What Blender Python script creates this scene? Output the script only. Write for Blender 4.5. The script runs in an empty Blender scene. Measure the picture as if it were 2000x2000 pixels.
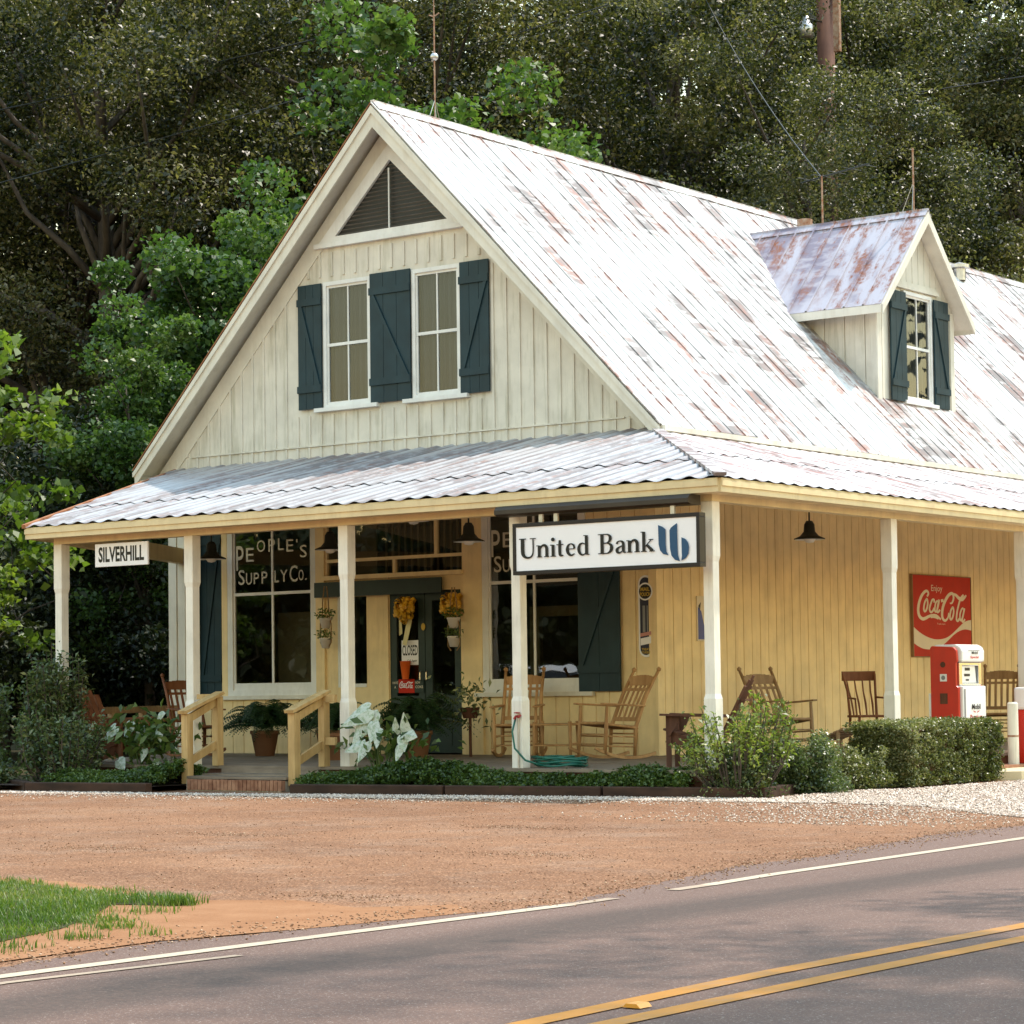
import bpy, math, random
import numpy as np
from mathutils import Vector, Matrix
R = math.radians
scene = bpy.context.scene
COL = scene.collection

# ------------------------------------------------------------------ camera
CAM = Vector((13.828, -21.905, 0.848))
yaw, pit, rol = R(36.902), R(2.613), R(0.762)
F = Vector((-math.sin(yaw)*math.cos(pit), math.cos(yaw)*math.cos(pit), math.sin(pit)))
Rt = F.cross(Vector((0, 0, 1))).normalized(); Up = Rt.cross(F)
R2 = Rt*math.cos(rol) - Up*math.sin(rol); U2 = Rt*math.sin(rol) + Up*math.cos(rol)
cd = bpy.data.cameras.new('camera'); cam = bpy.data.objects.new('camera', cd); COL.objects.link(cam)
cd.sensor_width = 36; cd.lens = 4853.4/2000*36; cd.shift_y = 128.2/2000
cd.clip_start = 0.1; cd.clip_end = 2000
M = Matrix.Identity(4)
for i in range(3):
    M[i][0] = R2[i]; M[i][1] = U2[i]; M[i][2] = -F[i]; M[i][3] = CAM[i]
cam.matrix_world = M
scene.camera = cam

# ------------------------------------------------------------------ light
SUNV = Vector((0.22, 0.47, 1.0)).normalized()          # towards the sun
elev = math.asin(SUNV.z); azim = math.atan2(SUNV.x, SUNV.y)   # clockwise from +Y
w = bpy.data.worlds.new('World'); scene.world = w; w.use_nodes = True
nt = w.node_tree
sky = nt.nodes.new('ShaderNodeTexSky'); sky.sky_type = 'NISHITA'; sky.sun_disc = False
sky.sun_elevation = elev; sky.sun_rotation = azim
sky.air_density = 2.9; sky.dust_density = 0.5; sky.ozone_density = 1.2   # humid, milky summer sky
bg = nt.nodes['Background']; bg.inputs[1].default_value = 0.15
nt.links.new(sky.outputs[0], bg.inputs[0])
sd = bpy.data.lights.new('sun', 'SUN'); sd.energy = 2.3; sd.angle = R(0.53); sd.color = (1.0, 0.90, 0.80)
sun = bpy.data.objects.new('sun', sd); COL.objects.link(sun)
sun.rotation_euler = (-SUNV).to_track_quat('-Z', 'Y').to_euler(); sun.location = (0, 0, 40)
vs = scene.view_settings; vs.view_transform = 'Standard'; vs.look = 'None'; vs.exposure = 1.27; vs.gamma = 1
scene.cycles.max_bounces = 8; scene.cycles.diffuse_bounces = 4; scene.cycles.transparent_max_bounces = 12

# ------------------------------------------------------------------ materials
MAT = {}
class NB:
    """tiny node helper"""
    def __init__(s, name, rough=0.6, spec=0.3, metal=0.0):
        s.m = bpy.data.materials.new(name); s.m.use_nodes = True; s.t = s.m.node_tree
        s.p = s.t.nodes['Principled BSDF']; s.p.inputs['Roughness'].default_value = rough
        s.p.inputs['Specular IOR Level'].default_value = spec; s.p.inputs['Metallic'].default_value = metal
        MAT[name] = s.m; s._co = None
    def n(s, t, **k):
        o = s.t.nodes.new(t)
        for a, b in k.items():
            if isinstance(a, str) and a.startswith('i_'): o.inputs[a[2:].replace('_', ' ')].default_value = b
            else: setattr(o, a, b)
        return o
    def l(s, a, b): s.t.links.new(a, b)
    def co(s, scale=(1, 1, 1), rot=(0, 0, 0)):
        if s._co is None: s._co = s.n('ShaderNodeNewGeometry').outputs['Position']
        m = s.n('ShaderNodeMapping'); m.inputs['Scale'].default_value = scale; m.inputs['Rotation'].default_value = rot
        s.l(s._co, m.inputs[0]); return m.outputs[0]
    def noise(s, sc, det=4, rough=.55, vec=None, scale=(1, 1, 1), rot=(0, 0, 0)):
        o = s.n('ShaderNodeTexNoise'); o.inputs['Scale'].default_value = sc; o.inputs['Detail'].default_value = det
        o.inputs['Roughness'].default_value = rough; s.l(vec or s.co(scale, rot), o.inputs['Vector']); return o.outputs[0]
    def vor(s, sc, scale=(1, 1, 1), out='Distance'):
        o = s.n('ShaderNodeTexVoronoi'); o.inputs['Scale'].default_value = sc; s.l(s.co(scale), o.inputs['Vector']); return o.outputs[out]
    def ramp(s, f, stops, interp='LINEAR'):
        o = s.n('ShaderNodeValToRGB'); e = o.color_ramp; e.interpolation = interp
        while len(e.elements) < len(stops): e.elements.new(.5)
        for q, (p, c) in zip(e.elements, stops):
            q.position = p; q.color = (*c, 1) if not isinstance(c, (int, float)) else (c, c, c, 1)
        s.l(f, o.inputs[0]); return o.outputs[0]
    def mix(s, f, a, b, mode='MIX'):
        o = s.n('ShaderNodeMixRGB', blend_type=mode)
        for i, x in ((0, f), (1, a), (2, b)):
            if isinstance(x, (int, float)): o.inputs[i].default_value = x if i == 0 else (x, x, x, 1)
            elif isinstance(x, tuple): o.inputs[i].default_value = (*x, 1)
            else: s.l(x, o.inputs[i])
        return o.outputs[0]
    def math(s, op, a, b=0.0):
        o = s.n('ShaderNodeMath', operation=op)
        for i, x in ((0, a), (1, b)):
            if isinstance(x, (int, float)): o.inputs[i].default_value = x
            else: s.l(x, o.inputs[i])
        return o.outputs[0]
    def base(s, c):
        if isinstance(c, tuple): s.p.inputs['Base Color'].default_value = (*c, 1)
        else: s.l(c, s.p.inputs['Base Color'])
    def bump(s, h, st=.3, d=.01):
        b = s.n('ShaderNodeBump'); b.inputs['Strength'].default_value = st; b.inputs['Distance'].default_value = d
        s.l(h, b.inputs['Height']); s.l(b.outputs[0], s.p.inputs['Normal'])

def paint(name, c, rough=.55, var=.12, dirt=None, dirt_c=(.28, .22, .13), dsc=1.2, grain=True, spec=.3):
    b = NB(name, rough, spec)
    n = b.noise(3.0, 4)
    dark = tuple(x*(1-var) for x in c); lite = tuple(min(1, x*(1+var*.5)) for x in c)
    col = b.ramp(n, [(.3, dark), (.7, lite)])
    if dirt:
        d = b.noise(dsc, 6, .65, scale=(4, 4, .45))
        f = b.ramp(d, [(.5, 0.0), (.78, dirt)])
        col = b.mix(f, col, dirt_c)
    b.base(col)
    if grain:
        b.bump(b.noise(30, 3, scale=(1, 1, .15)), .25, .004)
    return b
paint('gable_paint', (.71, .66, .57), dirt=.8, dirt_c=(.36, .33, .23), dsc=2.2)
paint('wall_paint', (.88, .68, .375), dirt=.4, dirt_c=(.42, .27, .13), dsc=1.4)
paint('trim_paint', (.74, .60, .36), dirt=.3, dirt_c=(.35, .24, .12), dsc=2)
paint('cream_trim', (.74, .70, .61), dirt=.3, dirt_c=(.38, .30, .2), dsc=2)
paint('white_paint', (.80, .79, .76), dirt=.25, dirt_c=(.45, .4, .32), dsc=3)
paint('post_paint', (.84, .79, .70), dirt=.35, dirt_c=(.35, .30, .22), dsc=5)
paint('shutter_paint', (.012, .036, .048), .5, .25, dirt=.2, dirt_c=(.05, .07, .07), dsc=3)
paint('door_paint', (.022, .040, .032), .45, .25)
paint('ceiling_paint', (.80, .68, .46))
paint('dark_louvre', (.13, .115, .10), .7, .3, dirt=.6, dirt_c=(.22, .18, .13), dsc=9)
paint('black_metal', (.022, .024, .020), .5, .2)
paint('bronze_metal', (.050, .038, .026), .5, .25)
paint('black_frame', (.018, .014, .014), .4, .1)
paint('sign_white', (.87, .86, .89), .35, .03, grain=False)
paint('sign_black', (.012, .012, .012), .4, .05, grain=False)
paint('sign_cream', (.72, .62, .47), .4, .05, grain=False)
paint('bank_blue', (.020, .075, .165), .35, .04, grain=False)
paint('sign_red', (.50, .020, .006), .45, .12, dirt=.25, dirt_c=(.25, .02, .01), dsc=4, grain=False, spec=.15)
paint('sign_blue', (.03, .06, .30), .35, .1, grain=False)
paint('sign_yellow', (.55, .36, .04), .4, .08, grain=False)
paint('sign_navy', (.02, .022, .05), .4, .1, grain=False)
paint('sign_pink', (.55, .25, .22), .4, .1, grain=False)
paint('orange_plastic', (.75, .13, .02), .4, .1, grain=False)
paint('pump_red', (.58, .028, .012), .28, .15, dirt=.3, dirt_c=(.3, .03, .02), dsc=3, grain=False, spec=.5)
paint('pump_white', (.82, .82, .80), .28, .05, dirt=.1, grain=False, spec=.5)
paint('pump_grey', (.25, .25, .26), .35, .25, grain=False)
paint('bollard_paint', (.70, .67, .58), .6, .1, dirt=.3, dsc=6)
paint('letter_ivory', (.62, .58, .47), .5, .1, grain=False)
paint('bow_ribbon', (.75, .42, .03), .35, .3, grain=False, spec=.5)
paint('pale_ribbon', (.70, .62, .33), .4, .1, grain=False)
paint('hose_rubber', (.008, .12, .085), .35, .2, grain=False, spec=.5)
paint('terracotta', (.36, .17, .09), .7, .2, grain=False)
paint('ceramic_white', (.72, .66, .62), .4, .1, grain=False)
paint('faucet_red', (.35, .03, .03), .4, .1, grain=False)
paint('mulch', (.06, .035, .022), .9, .5)
paint('curtain_cloth', (.105, .11, .125), .8, .15)
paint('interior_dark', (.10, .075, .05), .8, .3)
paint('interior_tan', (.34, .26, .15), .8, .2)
paint('car_white', (.80, .80, .80), .25, .02, grain=False, spec=.6)
paint('tire_black', (.02, .02, .02), .8, .1, grain=False)

def wood(name, c1, c2, rough=.6, sc=14, axis=(1, 1, .12)):
    b = NB(name, rough, .3)
    n = b.noise(sc, 5, .6, scale=axis)
    g = b.noise(2.5, 3)
    b.base(b.mix(b.ramp(g, [(.35, 0.0), (.7, .5)]), b.ramp(n, [(.32, c1), (.68, c2)]), tuple(x*.75 for x in c1)))
    b.bump(n, .35, .004)
wood('oak_wood', (.34, .17, .065), (.55, .32, .14))
wood('worn_oak_wood', (.26, .155, .075), (.42, .27, .145))
wood('dark_wood', (.070, .026, .014), (.16, .062, .032))
wood('red_brown_wood', (.16, .055, .025), (.28, .11, .05))
wood('railing_wood', (.42, .26, .10), (.62, .42, .19))
wood('deck_wood', (.17, .13, .095), (.30, .235, .175), .7, 9, (.25, 3, 1))
wood('bed_timber', (.030, .016, .010), (.085, .042, .026), .8, 8, (.2, 1, 1))
wood('cane_seat', (.22, .12, .05), (.40, .26, .12), .7, 40, (1, 1, 1))
wood('pole_wood', (.085, .035, .022), (.16, .075, .045), .8, 6)
wood('bark', (.045, .035, .028), (.13, .105, .085), .9, 5, (1, 1, .25))

b = NB('brick', .85, .2)
br = b.n('ShaderNodeTexNoise'); br.inputs['Scale'].default_value = 9; b.l(b.co(), br.inputs['Vector'])
b.base(b.ramp(br.outputs[0], [(.3, (.20, .085, .05)), (.7, (.40, .21, .13))])); b.bump(b.noise(40, 4), .5, .006)
b = NB('mortar', .9, .1); b.base(b.ramp(b.noise(20), [(.3, (.30, .25, .19)), (.7, (.48, .42, .33))]))
b = NB('concrete', .85, .2); b.base(b.ramp(b.noise(2.2, 8, .7), [(.3, (.52, .44, .27)), (.7, (.66, .58, .40))])); b.bump(b.noise(60, 3), .3, .004)

def tin(name, wht, grey, rust, amt, along, rough=.42, spots=.5, metal=.25, gro=None):
    """galvanised sheet: streaks that run down the slope"""
    b = NB(name, rough, .5, metal)
    st = b.noise(1.0, 2.5, .5, scale=along)
    st2 = b.noise(1.0, 8, .7, scale=tuple(x*2.6 for x in along))
    sp = b.noise(9, 6, .7)
    big = b.noise(.55, 3)
    f = b.math('MULTIPLY', b.ramp(st, [(.45, 0.0), (.58, amt)]), b.ramp(big, [(.30, .25), (.46, 1.0)]))
    dash = b.ramp(b.noise(1.0, 3, .6, scale=tuple(5.5 if x < 1.2 else x*1.1 for x in along)), [(.40, .35), (.53, 1.0)])
    f = b.math('MULTIPLY', f, dash)
    c = b.mix(f, wht, grey)
    f2 = b.math('MULTIPLY', b.math('MULTIPLY', b.ramp(st2, [(.47, 0.0), (.58, amt)]), b.ramp(sp, [(.40, .15), (.56, 1.0)])), b.ramp(big, [(.38, .1), (.50, 1.0)]))
    c = b.mix(f2, c, rust)
    if gro:      # rib shade painted as grey streaks in the valleys of the corrugation
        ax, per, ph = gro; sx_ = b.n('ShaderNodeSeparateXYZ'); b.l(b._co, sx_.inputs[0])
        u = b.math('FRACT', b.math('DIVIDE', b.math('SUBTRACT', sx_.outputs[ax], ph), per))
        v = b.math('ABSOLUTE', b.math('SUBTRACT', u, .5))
        valley_shade = b.math('MULTIPLY', b.ramp(v, [(.20, 0.0), (.36, 1.0)]), b.ramp(b.noise(1.0, 5, .65, scale=along), [(.36, .30), (.56, .92)]))
        c = b.mix(valley_shade, c, tuple(x*1.1 for x in grey))
    b.base(c)
    b.l(b.ramp(st, [(.4, rough*.8), (.65, min(1, rough*1.6))]), b.p.inputs['Roughness'])
    b.bump(b.noise(12, 3), .15, .006)
tin('roof_tin', (.68, .665, .655), (.135, .115, .11), (.27, .125, .09), .95, (.42, 1.35, .42), metal=.0)
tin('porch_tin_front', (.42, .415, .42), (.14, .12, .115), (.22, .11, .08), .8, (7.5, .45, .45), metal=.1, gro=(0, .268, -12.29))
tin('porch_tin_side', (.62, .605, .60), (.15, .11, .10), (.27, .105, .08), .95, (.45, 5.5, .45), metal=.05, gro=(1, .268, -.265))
tin('dormer_tin', (.45, .42, .46), (.22, .19, .24), (.25, .085, .035), 1.0, (2.0, .7, .7), metal=.05)
b = NB('amber_plastic', .35, .5); b.base((.70, .30, .04))
b = NB('variegated_leaf', .4, .4)
b.base(b.mix(b.ramp(b.noise(26, 4, .7), [(.47, 0.0), (.60, .75)]), (.70, .74, .66), (.20, .33, .13)))
tr_ = b.n('ShaderNodeBsdfTranslucent'); tr_.inputs[0].default_value = (.6, .7, .5, 1); mx_ = b.n('ShaderNodeMixShader'); mx_.inputs[0].default_value = .3
b.l(b.p.outputs[0], mx_.inputs[1]); b.l(tr_.outputs[0], mx_.inputs[2]); b.l(mx_.outputs[0], b.t.nodes['Material Output'].inputs[0])
b = NB('rust_edge', .8, .2); b.base(b.ramp(b.noise(6, 6), [(.3, (.20, .07, .03)), (.7, (.42, .20, .10))]))
b = NB('galvanized', .35, .5, .8); b.base(b.ramp(b.noise(8), [(.3, (.4, .38, .36)), (.7, (.62, .6, .58))]))
b = NB('chrome', .18, .5, 1.0); b.base((.7, .7, .7))
b = NB('rusty_pipe', .7, .3, .2); b.base(b.ramp(b.noise(12, 4), [(.35, (.28, .12, .06)), (.65, (.42, .30, .22))]))
b = NB('lamp_globe', .3, .4); b.base((.85, .83, .78))

# window glass: clear pane with a real mirror reflection
def glass(name, tint, ref):
    b = NB(name); t = b.t
    tr = b.n('ShaderNodeBsdfTransparent'); tr.inputs[0].default_value = (*tint, 1)
    gl = b.n('ShaderNodeBsdfGlossy'); gl.inputs['Roughness'].default_value = .015; gl.inputs[0].default_value = (.95, .95, .95, 1)
    fr = b.n('ShaderNodeFresnel'); fr.inputs[0].default_value = 1.5
    mx = b.n('ShaderNodeMixShader')
    bp_ = b.n('ShaderNodeBump'); bp_.inputs['Strength'].default_value = .06; bp_.inputs['Distance'].default_value = .02
    b.l(b.noise(1.6, 2), bp_.inputs['Height']); b.l(bp_.outputs[0], gl.inputs['Normal'])
    b.l(b.math('MULTIPLY', fr.outputs[0], ref), mx.inputs[0])
    b.l(tr.outputs[0], mx.inputs[1]); b.l(gl.outputs[0], mx.inputs[2])
    b.l(mx.outputs[0], t.nodes['Material Output'].inputs[0])
glass('shop_glass', (.55, .58, .54), 2.6)
glass('gable_glass', (.75, .8, .82), 1.2)

def leafmat(name, cols, rough=.4, spec=.45, trans=.35, tc=None):
    b = NB(name, rough, spec)
    g = b.n('ShaderNodeNewGeometry')
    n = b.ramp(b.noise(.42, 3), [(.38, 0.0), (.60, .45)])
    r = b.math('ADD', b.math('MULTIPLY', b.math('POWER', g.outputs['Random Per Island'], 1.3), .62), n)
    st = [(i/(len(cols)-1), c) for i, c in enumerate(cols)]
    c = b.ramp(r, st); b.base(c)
    tr = b.n('ShaderNodeBsdfTranslucent')
    b.l(b.mix(1.0, c, tc or (1.6, 1.9, .8), 'MULTIPLY'), tr.inputs[0])
    mx = b.n('ShaderNodeMixShader'); mx.inputs[0].default_value = trans
    b.l(b.p.outputs[0], mx.inputs[1]); b.l(tr.outputs[0], mx.inputs[2])
    b.l(mx.outputs[0], b.t.nodes['Material Output'].inputs[0])
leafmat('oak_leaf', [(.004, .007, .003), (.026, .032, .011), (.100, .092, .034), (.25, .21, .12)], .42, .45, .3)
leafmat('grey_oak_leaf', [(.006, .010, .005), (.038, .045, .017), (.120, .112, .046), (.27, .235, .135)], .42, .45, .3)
leafmat('gum_leaf', [(.022, .050, .012), (.048, .092, .022), (.085, .140, .034), (.15, .20, .06)], .45, .4, .3)
leafmat('maple_leaf', [(.035, .060, .012), (.075, .12, .02), (.13, .18, .03), (.20, .24, .04)], .45, .4, .35)
leafmat('shrub_leaf', [(.026, .044, .018), (.065, .095, .036), (.13, .165, .07), (.28, .30, .17)], .35, .5, .25)
leafmat('hedge_leaf', [(.030, .044, .012), (.090, .108, .028), (.18, .19, .07), (.42, .40, .25)], .35, .5, .22)
leafmat('cover_leaf', [(.020, .040, .010), (.05, .088, .020), (.10, .15, .035), (.18, .24, .08)], .4, .45, .25)
leafmat('bright_leaf', [(.06, .09, .025), (.13, .17, .035), (.22, .26, .06), (.34, .34, .16)], .4, .45, .35)
leafmat('fern_leaf', [(.010, .028, .010), (.018, .045, .014), (.03, .065, .02), (.04, .08, .025)], .5, .4, .25)
leafmat('caladium_leaf', [(.55, .60, .50), (.68, .72, .64), (.60, .68, .54), (.38, .50, .30)], .4, .4, .3, (1, 1, 1))
leafmat('grass_blade', [(.025, .060, .008), (.060, .115, .012), (.105, .165, .022), (.26, .25, .09)], .45, .35, .35, (1.4, 1.6, .6))
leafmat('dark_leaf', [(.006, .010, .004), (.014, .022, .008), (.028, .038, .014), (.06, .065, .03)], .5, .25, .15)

# ground
b = NB('forest_floor', .95, .1); b.base(b.ramp(b.noise(.8, 8, .7), [(.3, (.030, .028, .014)), (.55, (.07, .06, .03)), (.75, (.13, .09, .05))])); b.bump(b.noise(9, 6), .6, .05)
b = NB('lot_dirt', .95, .12)
n1 = b.noise(.32, 5, .6, scale=(1, 1.9, 1)); n2 = b.noise(1.4, 7, .7); n3 = b.noise(55, 3, .8); v = b.vor(42)
c = b.ramp(n1, [(.32, (.150, .066, .033)), (.5, (.215, .100, .050)), (.68, (.28, .142, .076))])
rut = b.noise(1.0, 4, .6, scale=(.9, .16, 1), rot=(0, 0, .5)); c = b.mix(b.ramp(rut, [(.38, .45), (.47, 0.0)]), c, (.13, .066, .038)); c = b.mix(b.ramp(rut, [(.56, 0.0), (.66, .4)]), c, (.30, .168, .095))
c = b.mix(b.ramp(n2, [(.50, 0.0), (.66, .6)]), c, (.26, .175, .125))
c = b.mix(b.ramp(n3, [(.50, 0.0), (.60, .85)]), c, (.10, .055, .035))
c = b.mix(b.ramp(n3, [(.38, .85), (.47, 0.0)]), c, (.46, .275, .165))
m12 = b.noise(13, 5, .8); c = b.mix(b.ramp(m12, [(.50, 0.0), (.64, .45)]), c, (.135, .080, .052)); c = b.mix(b.ramp(m12, [(.34, .45), (.46, 0.0)]), c, (.40, .24, .145))
b.base(c); b.bump(b.mix(.5, n3, v), .7, .02)
b = NB('sand', .95, .1); n1 = b.noise(3, 6, .7); b.base(b.ramp(n1, [(.3, (.24, .112, .053)), (.7, (.31, .16, .082))])); b.bump(b.noise(40, 4), .5, .015)
b = NB('asphalt', .85, .3)
n1 = b.noise(.5, 5, .6, scale=(2.2, .3, 1)); sp = b.noise(95, 2, .9); sp2 = b.noise(38, 3, .8)
c = b.ramp(n1, [(.3, (.112, .064, .047)), (.7, (.158, .093, .070))])
c = b.mix(b.ramp(sp, [(.33, .75), (.44, 0.0)]), c, (.06, .052, .055))
c = b.mix(b.ramp(sp, [(.60, 0.0), (.70, .75)]), c, (.46, .39, .33))
# oily wheel track along the lane
sx = b.n('ShaderNodeSeparateXYZ'); b.l(b._co, sx.inputs[0])
wob = b.math('MULTIPLY', b.math('SUBTRACT', b.noise(.9, 5, .7, scale=(1.5, .35, 1)), .5), .55)
xx = b.math('ADD', sx.outputs[0], wob)
def band(x0, hw): return b.ramp(b.math('ABSOLUTE', b.math('SUBTRACT', xx, x0)), [(hw*.35, 1.0), (hw, 0.0)])
c = b.mix(b.math('MULTIPLY', band(6.95, .44), b.ramp(sp2, [(.35, .95), (.65, .5)])), c, (.055, .038, .030))
b.base(c); b.bump(sp2, .5, .008)
def linepaint(name, c, wear):
    b = NB(name, .6, .3); n = b.noise(16, 6, .75, scale=(1, .6, 1)); g = b.noise(1.2, 3)
    b.base(b.mix(b.ramp(b.mix(.4, n, g), [(.50, 0.0), (.66, wear)]), c, (.24, .17, .12)))
linepaint('white_line', (.46, .375, .27), .6)
linepaint('faded_line', (.36, .27, .19), .9)
linepaint('yellow_line', (.40, .165, .012), .6)
b = NB('gravel_stone', .8, .3); g = b.n('ShaderNodeNewGeometry')
b.base(b.ramp(g.outputs['Random Per Island'], [(0, (.12, .09, .07)), (.25, (.42, .32, .25)), (.6, (.58, .46, .37)), (1, (.78, .70, .62))]))
b = NB('lot_stone', .85, .2); g = b.n('ShaderNodeNewGeometry')
b.base(b.ramp(g.outputs['Random Per Island'], [(0, (.16, .09, .055)), (.35, (.26, .14, .08)), (.8, (.36, .215, .13)), (1, (.52, .38, .27))]))
b = NB('gravel_bed', .9, .2); n = b.noise(45, 3, .8)
b.base(b.ramp(n, [(.34, (.16, .115, .09)), (.46, (.42, .31, .24)), (.62, (.62, .51, .42))])); b.bump(n, .8, .02)

# ------------------------------------------------------------------ mesh helpers
class MB:
    def __init__(s): s.v = []; s.f = []
    def add(s, vs, fs):
        o = len(s.v); s.v += [tuple(x) for x in vs]; s.f += [tuple(i+o for i in f) for f in fs]; return s
    def box(s, x0, x1, y0, y1, z0, z1):
        return s.add([(x0, y0, z0), (x1, y0, z0), (x1, y1, z0), (x0, y1, z0), (x0, y0, z1), (x1, y0, z1), (x1, y1, z1), (x0, y1, z1)],
                     [(0, 3, 2, 1), (4, 5, 6, 7), (0, 1, 5, 4), (1, 2, 6, 5), (2, 3, 7, 6), (3, 0, 4, 7)])
    def beam(s, p, q, w, h, up=(0, 0, 1), w2=None, h2=None):
        p, q = Vector(p), Vector(q); d = (q-p).normalized(); u = Vector(up)
        a = d.cross(u)
        if a.length < 1e-4: a = d.cross(Vector((1, 0, 0)))
        a.normalize(); u = a.cross(d).normalized()
        w2 = w if w2 is None else w2; h2 = h if h2 is None else h2; vs = []
        for c, ww, hh in ((p, w, h), (q, w2, h2)):
            for i, j in ((-1, -1), (1, -1), (1, 1), (-1, 1)): vs.append(c + a*(i*ww/2) + u*(j*hh/2))
        return s.add(vs, [(0, 1, 2, 3), (7, 6, 5, 4), (0, 4, 5, 1), (1, 5, 6, 2), (2, 6, 7, 3), (3, 7, 4, 0)])
    def tube(s, pts, rad, n=8, cap=True):
        pts = [Vector(p) for p in pts]
        if isinstance(rad, (int, float)): rad = [rad]*len(pts)
        vs = []; prev = None
        for i, p in enumerate(pts):
            d = (pts[min(i+1, len(pts)-1)] - pts[max(i-1, 0)]).normalized()
            a = d.cross(Vector((0, 0, 1))) if prev is None else (prev - d*prev.dot(d))
            if a.length < 1e-4: a = d.cross(Vector((1, 0, 0)))
            a.normalize(); prev = a; bb = d.cross(a)
            for k in range(n):
                t = 2*math.pi*k/n; vs.append(p + (a*math.cos(t) + bb*math.sin(t))*rad[i])
        fs = []
        for i in range(len(pts)-1):
            for k in range(n):
                k2 = (k+1) % n; fs.append((i*n+k, i*n+k2, (i+1)*n+k2, (i+1)*n+k))
        if cap: fs += [tuple(range(n-1, -1, -1)), tuple((len(pts)-1)*n+k for k in range(n))]
        return s.add(vs, fs)
    def lathe(s, prof, c=(0, 0, 0), n=20):
        vs = [(c[0]+r*math.cos(2*math.pi*k/n), c[1]+r*math.sin(2*math.pi*k/n), c[2]+z) for r, z in prof for k in range(n)]
        fs = [(i*n+k, i*n+(k+1) % n, (i+1)*n+(k+1) % n, (i+1)*n+k) for i in range(len(prof)-1) for k in range(n)]
        return s.add(vs, fs)
    def prism(s, poly, fn, d0, d1):
        """poly: 2D ccw; fn(u, v, d) -> point; extruded from d0 to d1"""
        n = len(poly)
        vs = [fn(u, v, d0) for u, v in poly] + [fn(u, v, d1) for u, v in poly]
        return s.add(vs, [tuple(range(n-1, -1, -1)), tuple(range(n, 2*n))] + [(i, (i+1) % n, n+(i+1) % n, n+i) for i in range(n)])

def mk(name, mb, mat, parent=None, world=True, smooth=False, bevel=0):
    """link mb as ONE mesh object; world=True: coordinates are world ones and are made relative to the parent"""
    me = bpy.data.meshes.new(name)
    off = Vector((0, 0, 0))
    if parent is not None and world:
        q = parent
        while q: off += q.location; q = q.parent
    vs = [(a-off.x, b_-off.y, c_-off.z) for a, b_, c_ in mb.v]
    me.from_pydata(vs, [], mb.f); me.validate(); me.update()
    me.materials.append(MAT[mat] if isinstance(mat, str) else mat)
    o = bpy.data.objects.new(name, me); COL.objects.link(o)
    if smooth: me.polygons.foreach_set('use_smooth', [True]*len(me.polygons))
    if bevel:
        md = o.modifiers.new('bevel', 'BEVEL'); md.width = bevel; md.segments = 2; md.limit_method = 'ANGLE'
    if parent is not None: o.parent = parent
    return o
def tag(o, label, cat, group=None, kind=None):
    if label: o['label'] = label
    if cat: o['category'] = cat
    if group: o['group'] = group
    if kind: o['kind'] = kind
    return o
def thing(name, label, cat, loc, rz=0, group=None):
    o = bpy.data.objects.new(name, None); COL.objects.link(o); o.location = loc; o.rotation_euler = (0, 0, rz)
    o.empty_display_size = .1
    return tag(o, label, cat, group)
def copy_tree(o, loc=None, rz=None, label=None, parent=None, scale=None):
    c = o.copy(); COL.objects.link(c)
    if parent is not None: c.parent = parent
    for ch in list(o.children): copy_tree(ch, parent=c)
    if loc is not None: c.location = loc
    if rz is not None: c.rotation_euler = (0, 0, rz)
    if scale is not None: c.scale = (scale,)*3
    if label: c['label'] = label
    return c
def struct(name, mb, mat, **k):
    return tag(mk(name, mb, mat, **k), None, None, None, 'structure')
def fastmesh(name, V, faces_n, mat, parent=None, loops=None):
    """V (N,3) array; every face has faces_n consecutive vertices"""
    me = bpy.data.meshes.new(name); n = len(V); k = n//faces_n
    me.vertices.add(n); me.vertices.foreach_set('co', np.asarray(V, dtype=np.float32).ravel())
    me.loops.add(n); me.loops.foreach_set('vertex_index', np.arange(n, dtype=np.int32))
    me.polygons.add(k); me.polygons.foreach_set('loop_start', np.arange(0, n, faces_n, dtype=np.int32))
    me.update(calc_edges=True)
    me.materials.append(MAT[mat]); o = bpy.data.objects.new(name, me); COL.objects.link(o)
    if parent is not None: o.parent = parent
    return o

# text with the built-in font, as flat geometry
_tx = {}
def text2d(s, bold=0.0):
    key = (s, bold)
    if key not in _tx:
        cu = bpy.data.curves.new('t', 'FONT'); cu.body = s; cu.size = 1; cu.offset = bold; cu.resolution_u = 3
        ob = bpy.data.objects.new('t', cu); COL.objects.link(ob)
        dg = bpy.context.evaluated_depsgraph_get(); dg.update()
        me = bpy.data.meshes.new_from_object(ob.evaluated_get(dg))
        vs = [(v.co.x, v.co.y) for v in me.vertices]; fs = [tuple(p.vertices) for p in me.polygons]
        bpy.data.objects.remove(ob); bpy.data.meshes.remove(me)
        x0 = min(v[0] for v in vs); x1 = max(v[0] for v in vs); y0 = min(v[1] for v in vs); y1 = max(v[1] for v in vs)
        _tx[key] = (vs, fs, x0, x1, y0, y1)
    return _tx[key]
def put_text(mb, s, fn, x0, x1, y0, y1, d, bold=0.0, shear=0.0):
    """fit text s into the rectangle; fn(u, v, d) -> point"""
    vs, fs, a, b_, c_, e = text2d(s, bold)
    P = []
    for x, y in vs:
        t = (y-c_)/(e-c_); P.append(fn(x0+(x-a)/(b_-a)*(x1-x0)+shear*t*(y1-y0), y0+t*(y1-y0), d))
    mb.add(P, fs)
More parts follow.
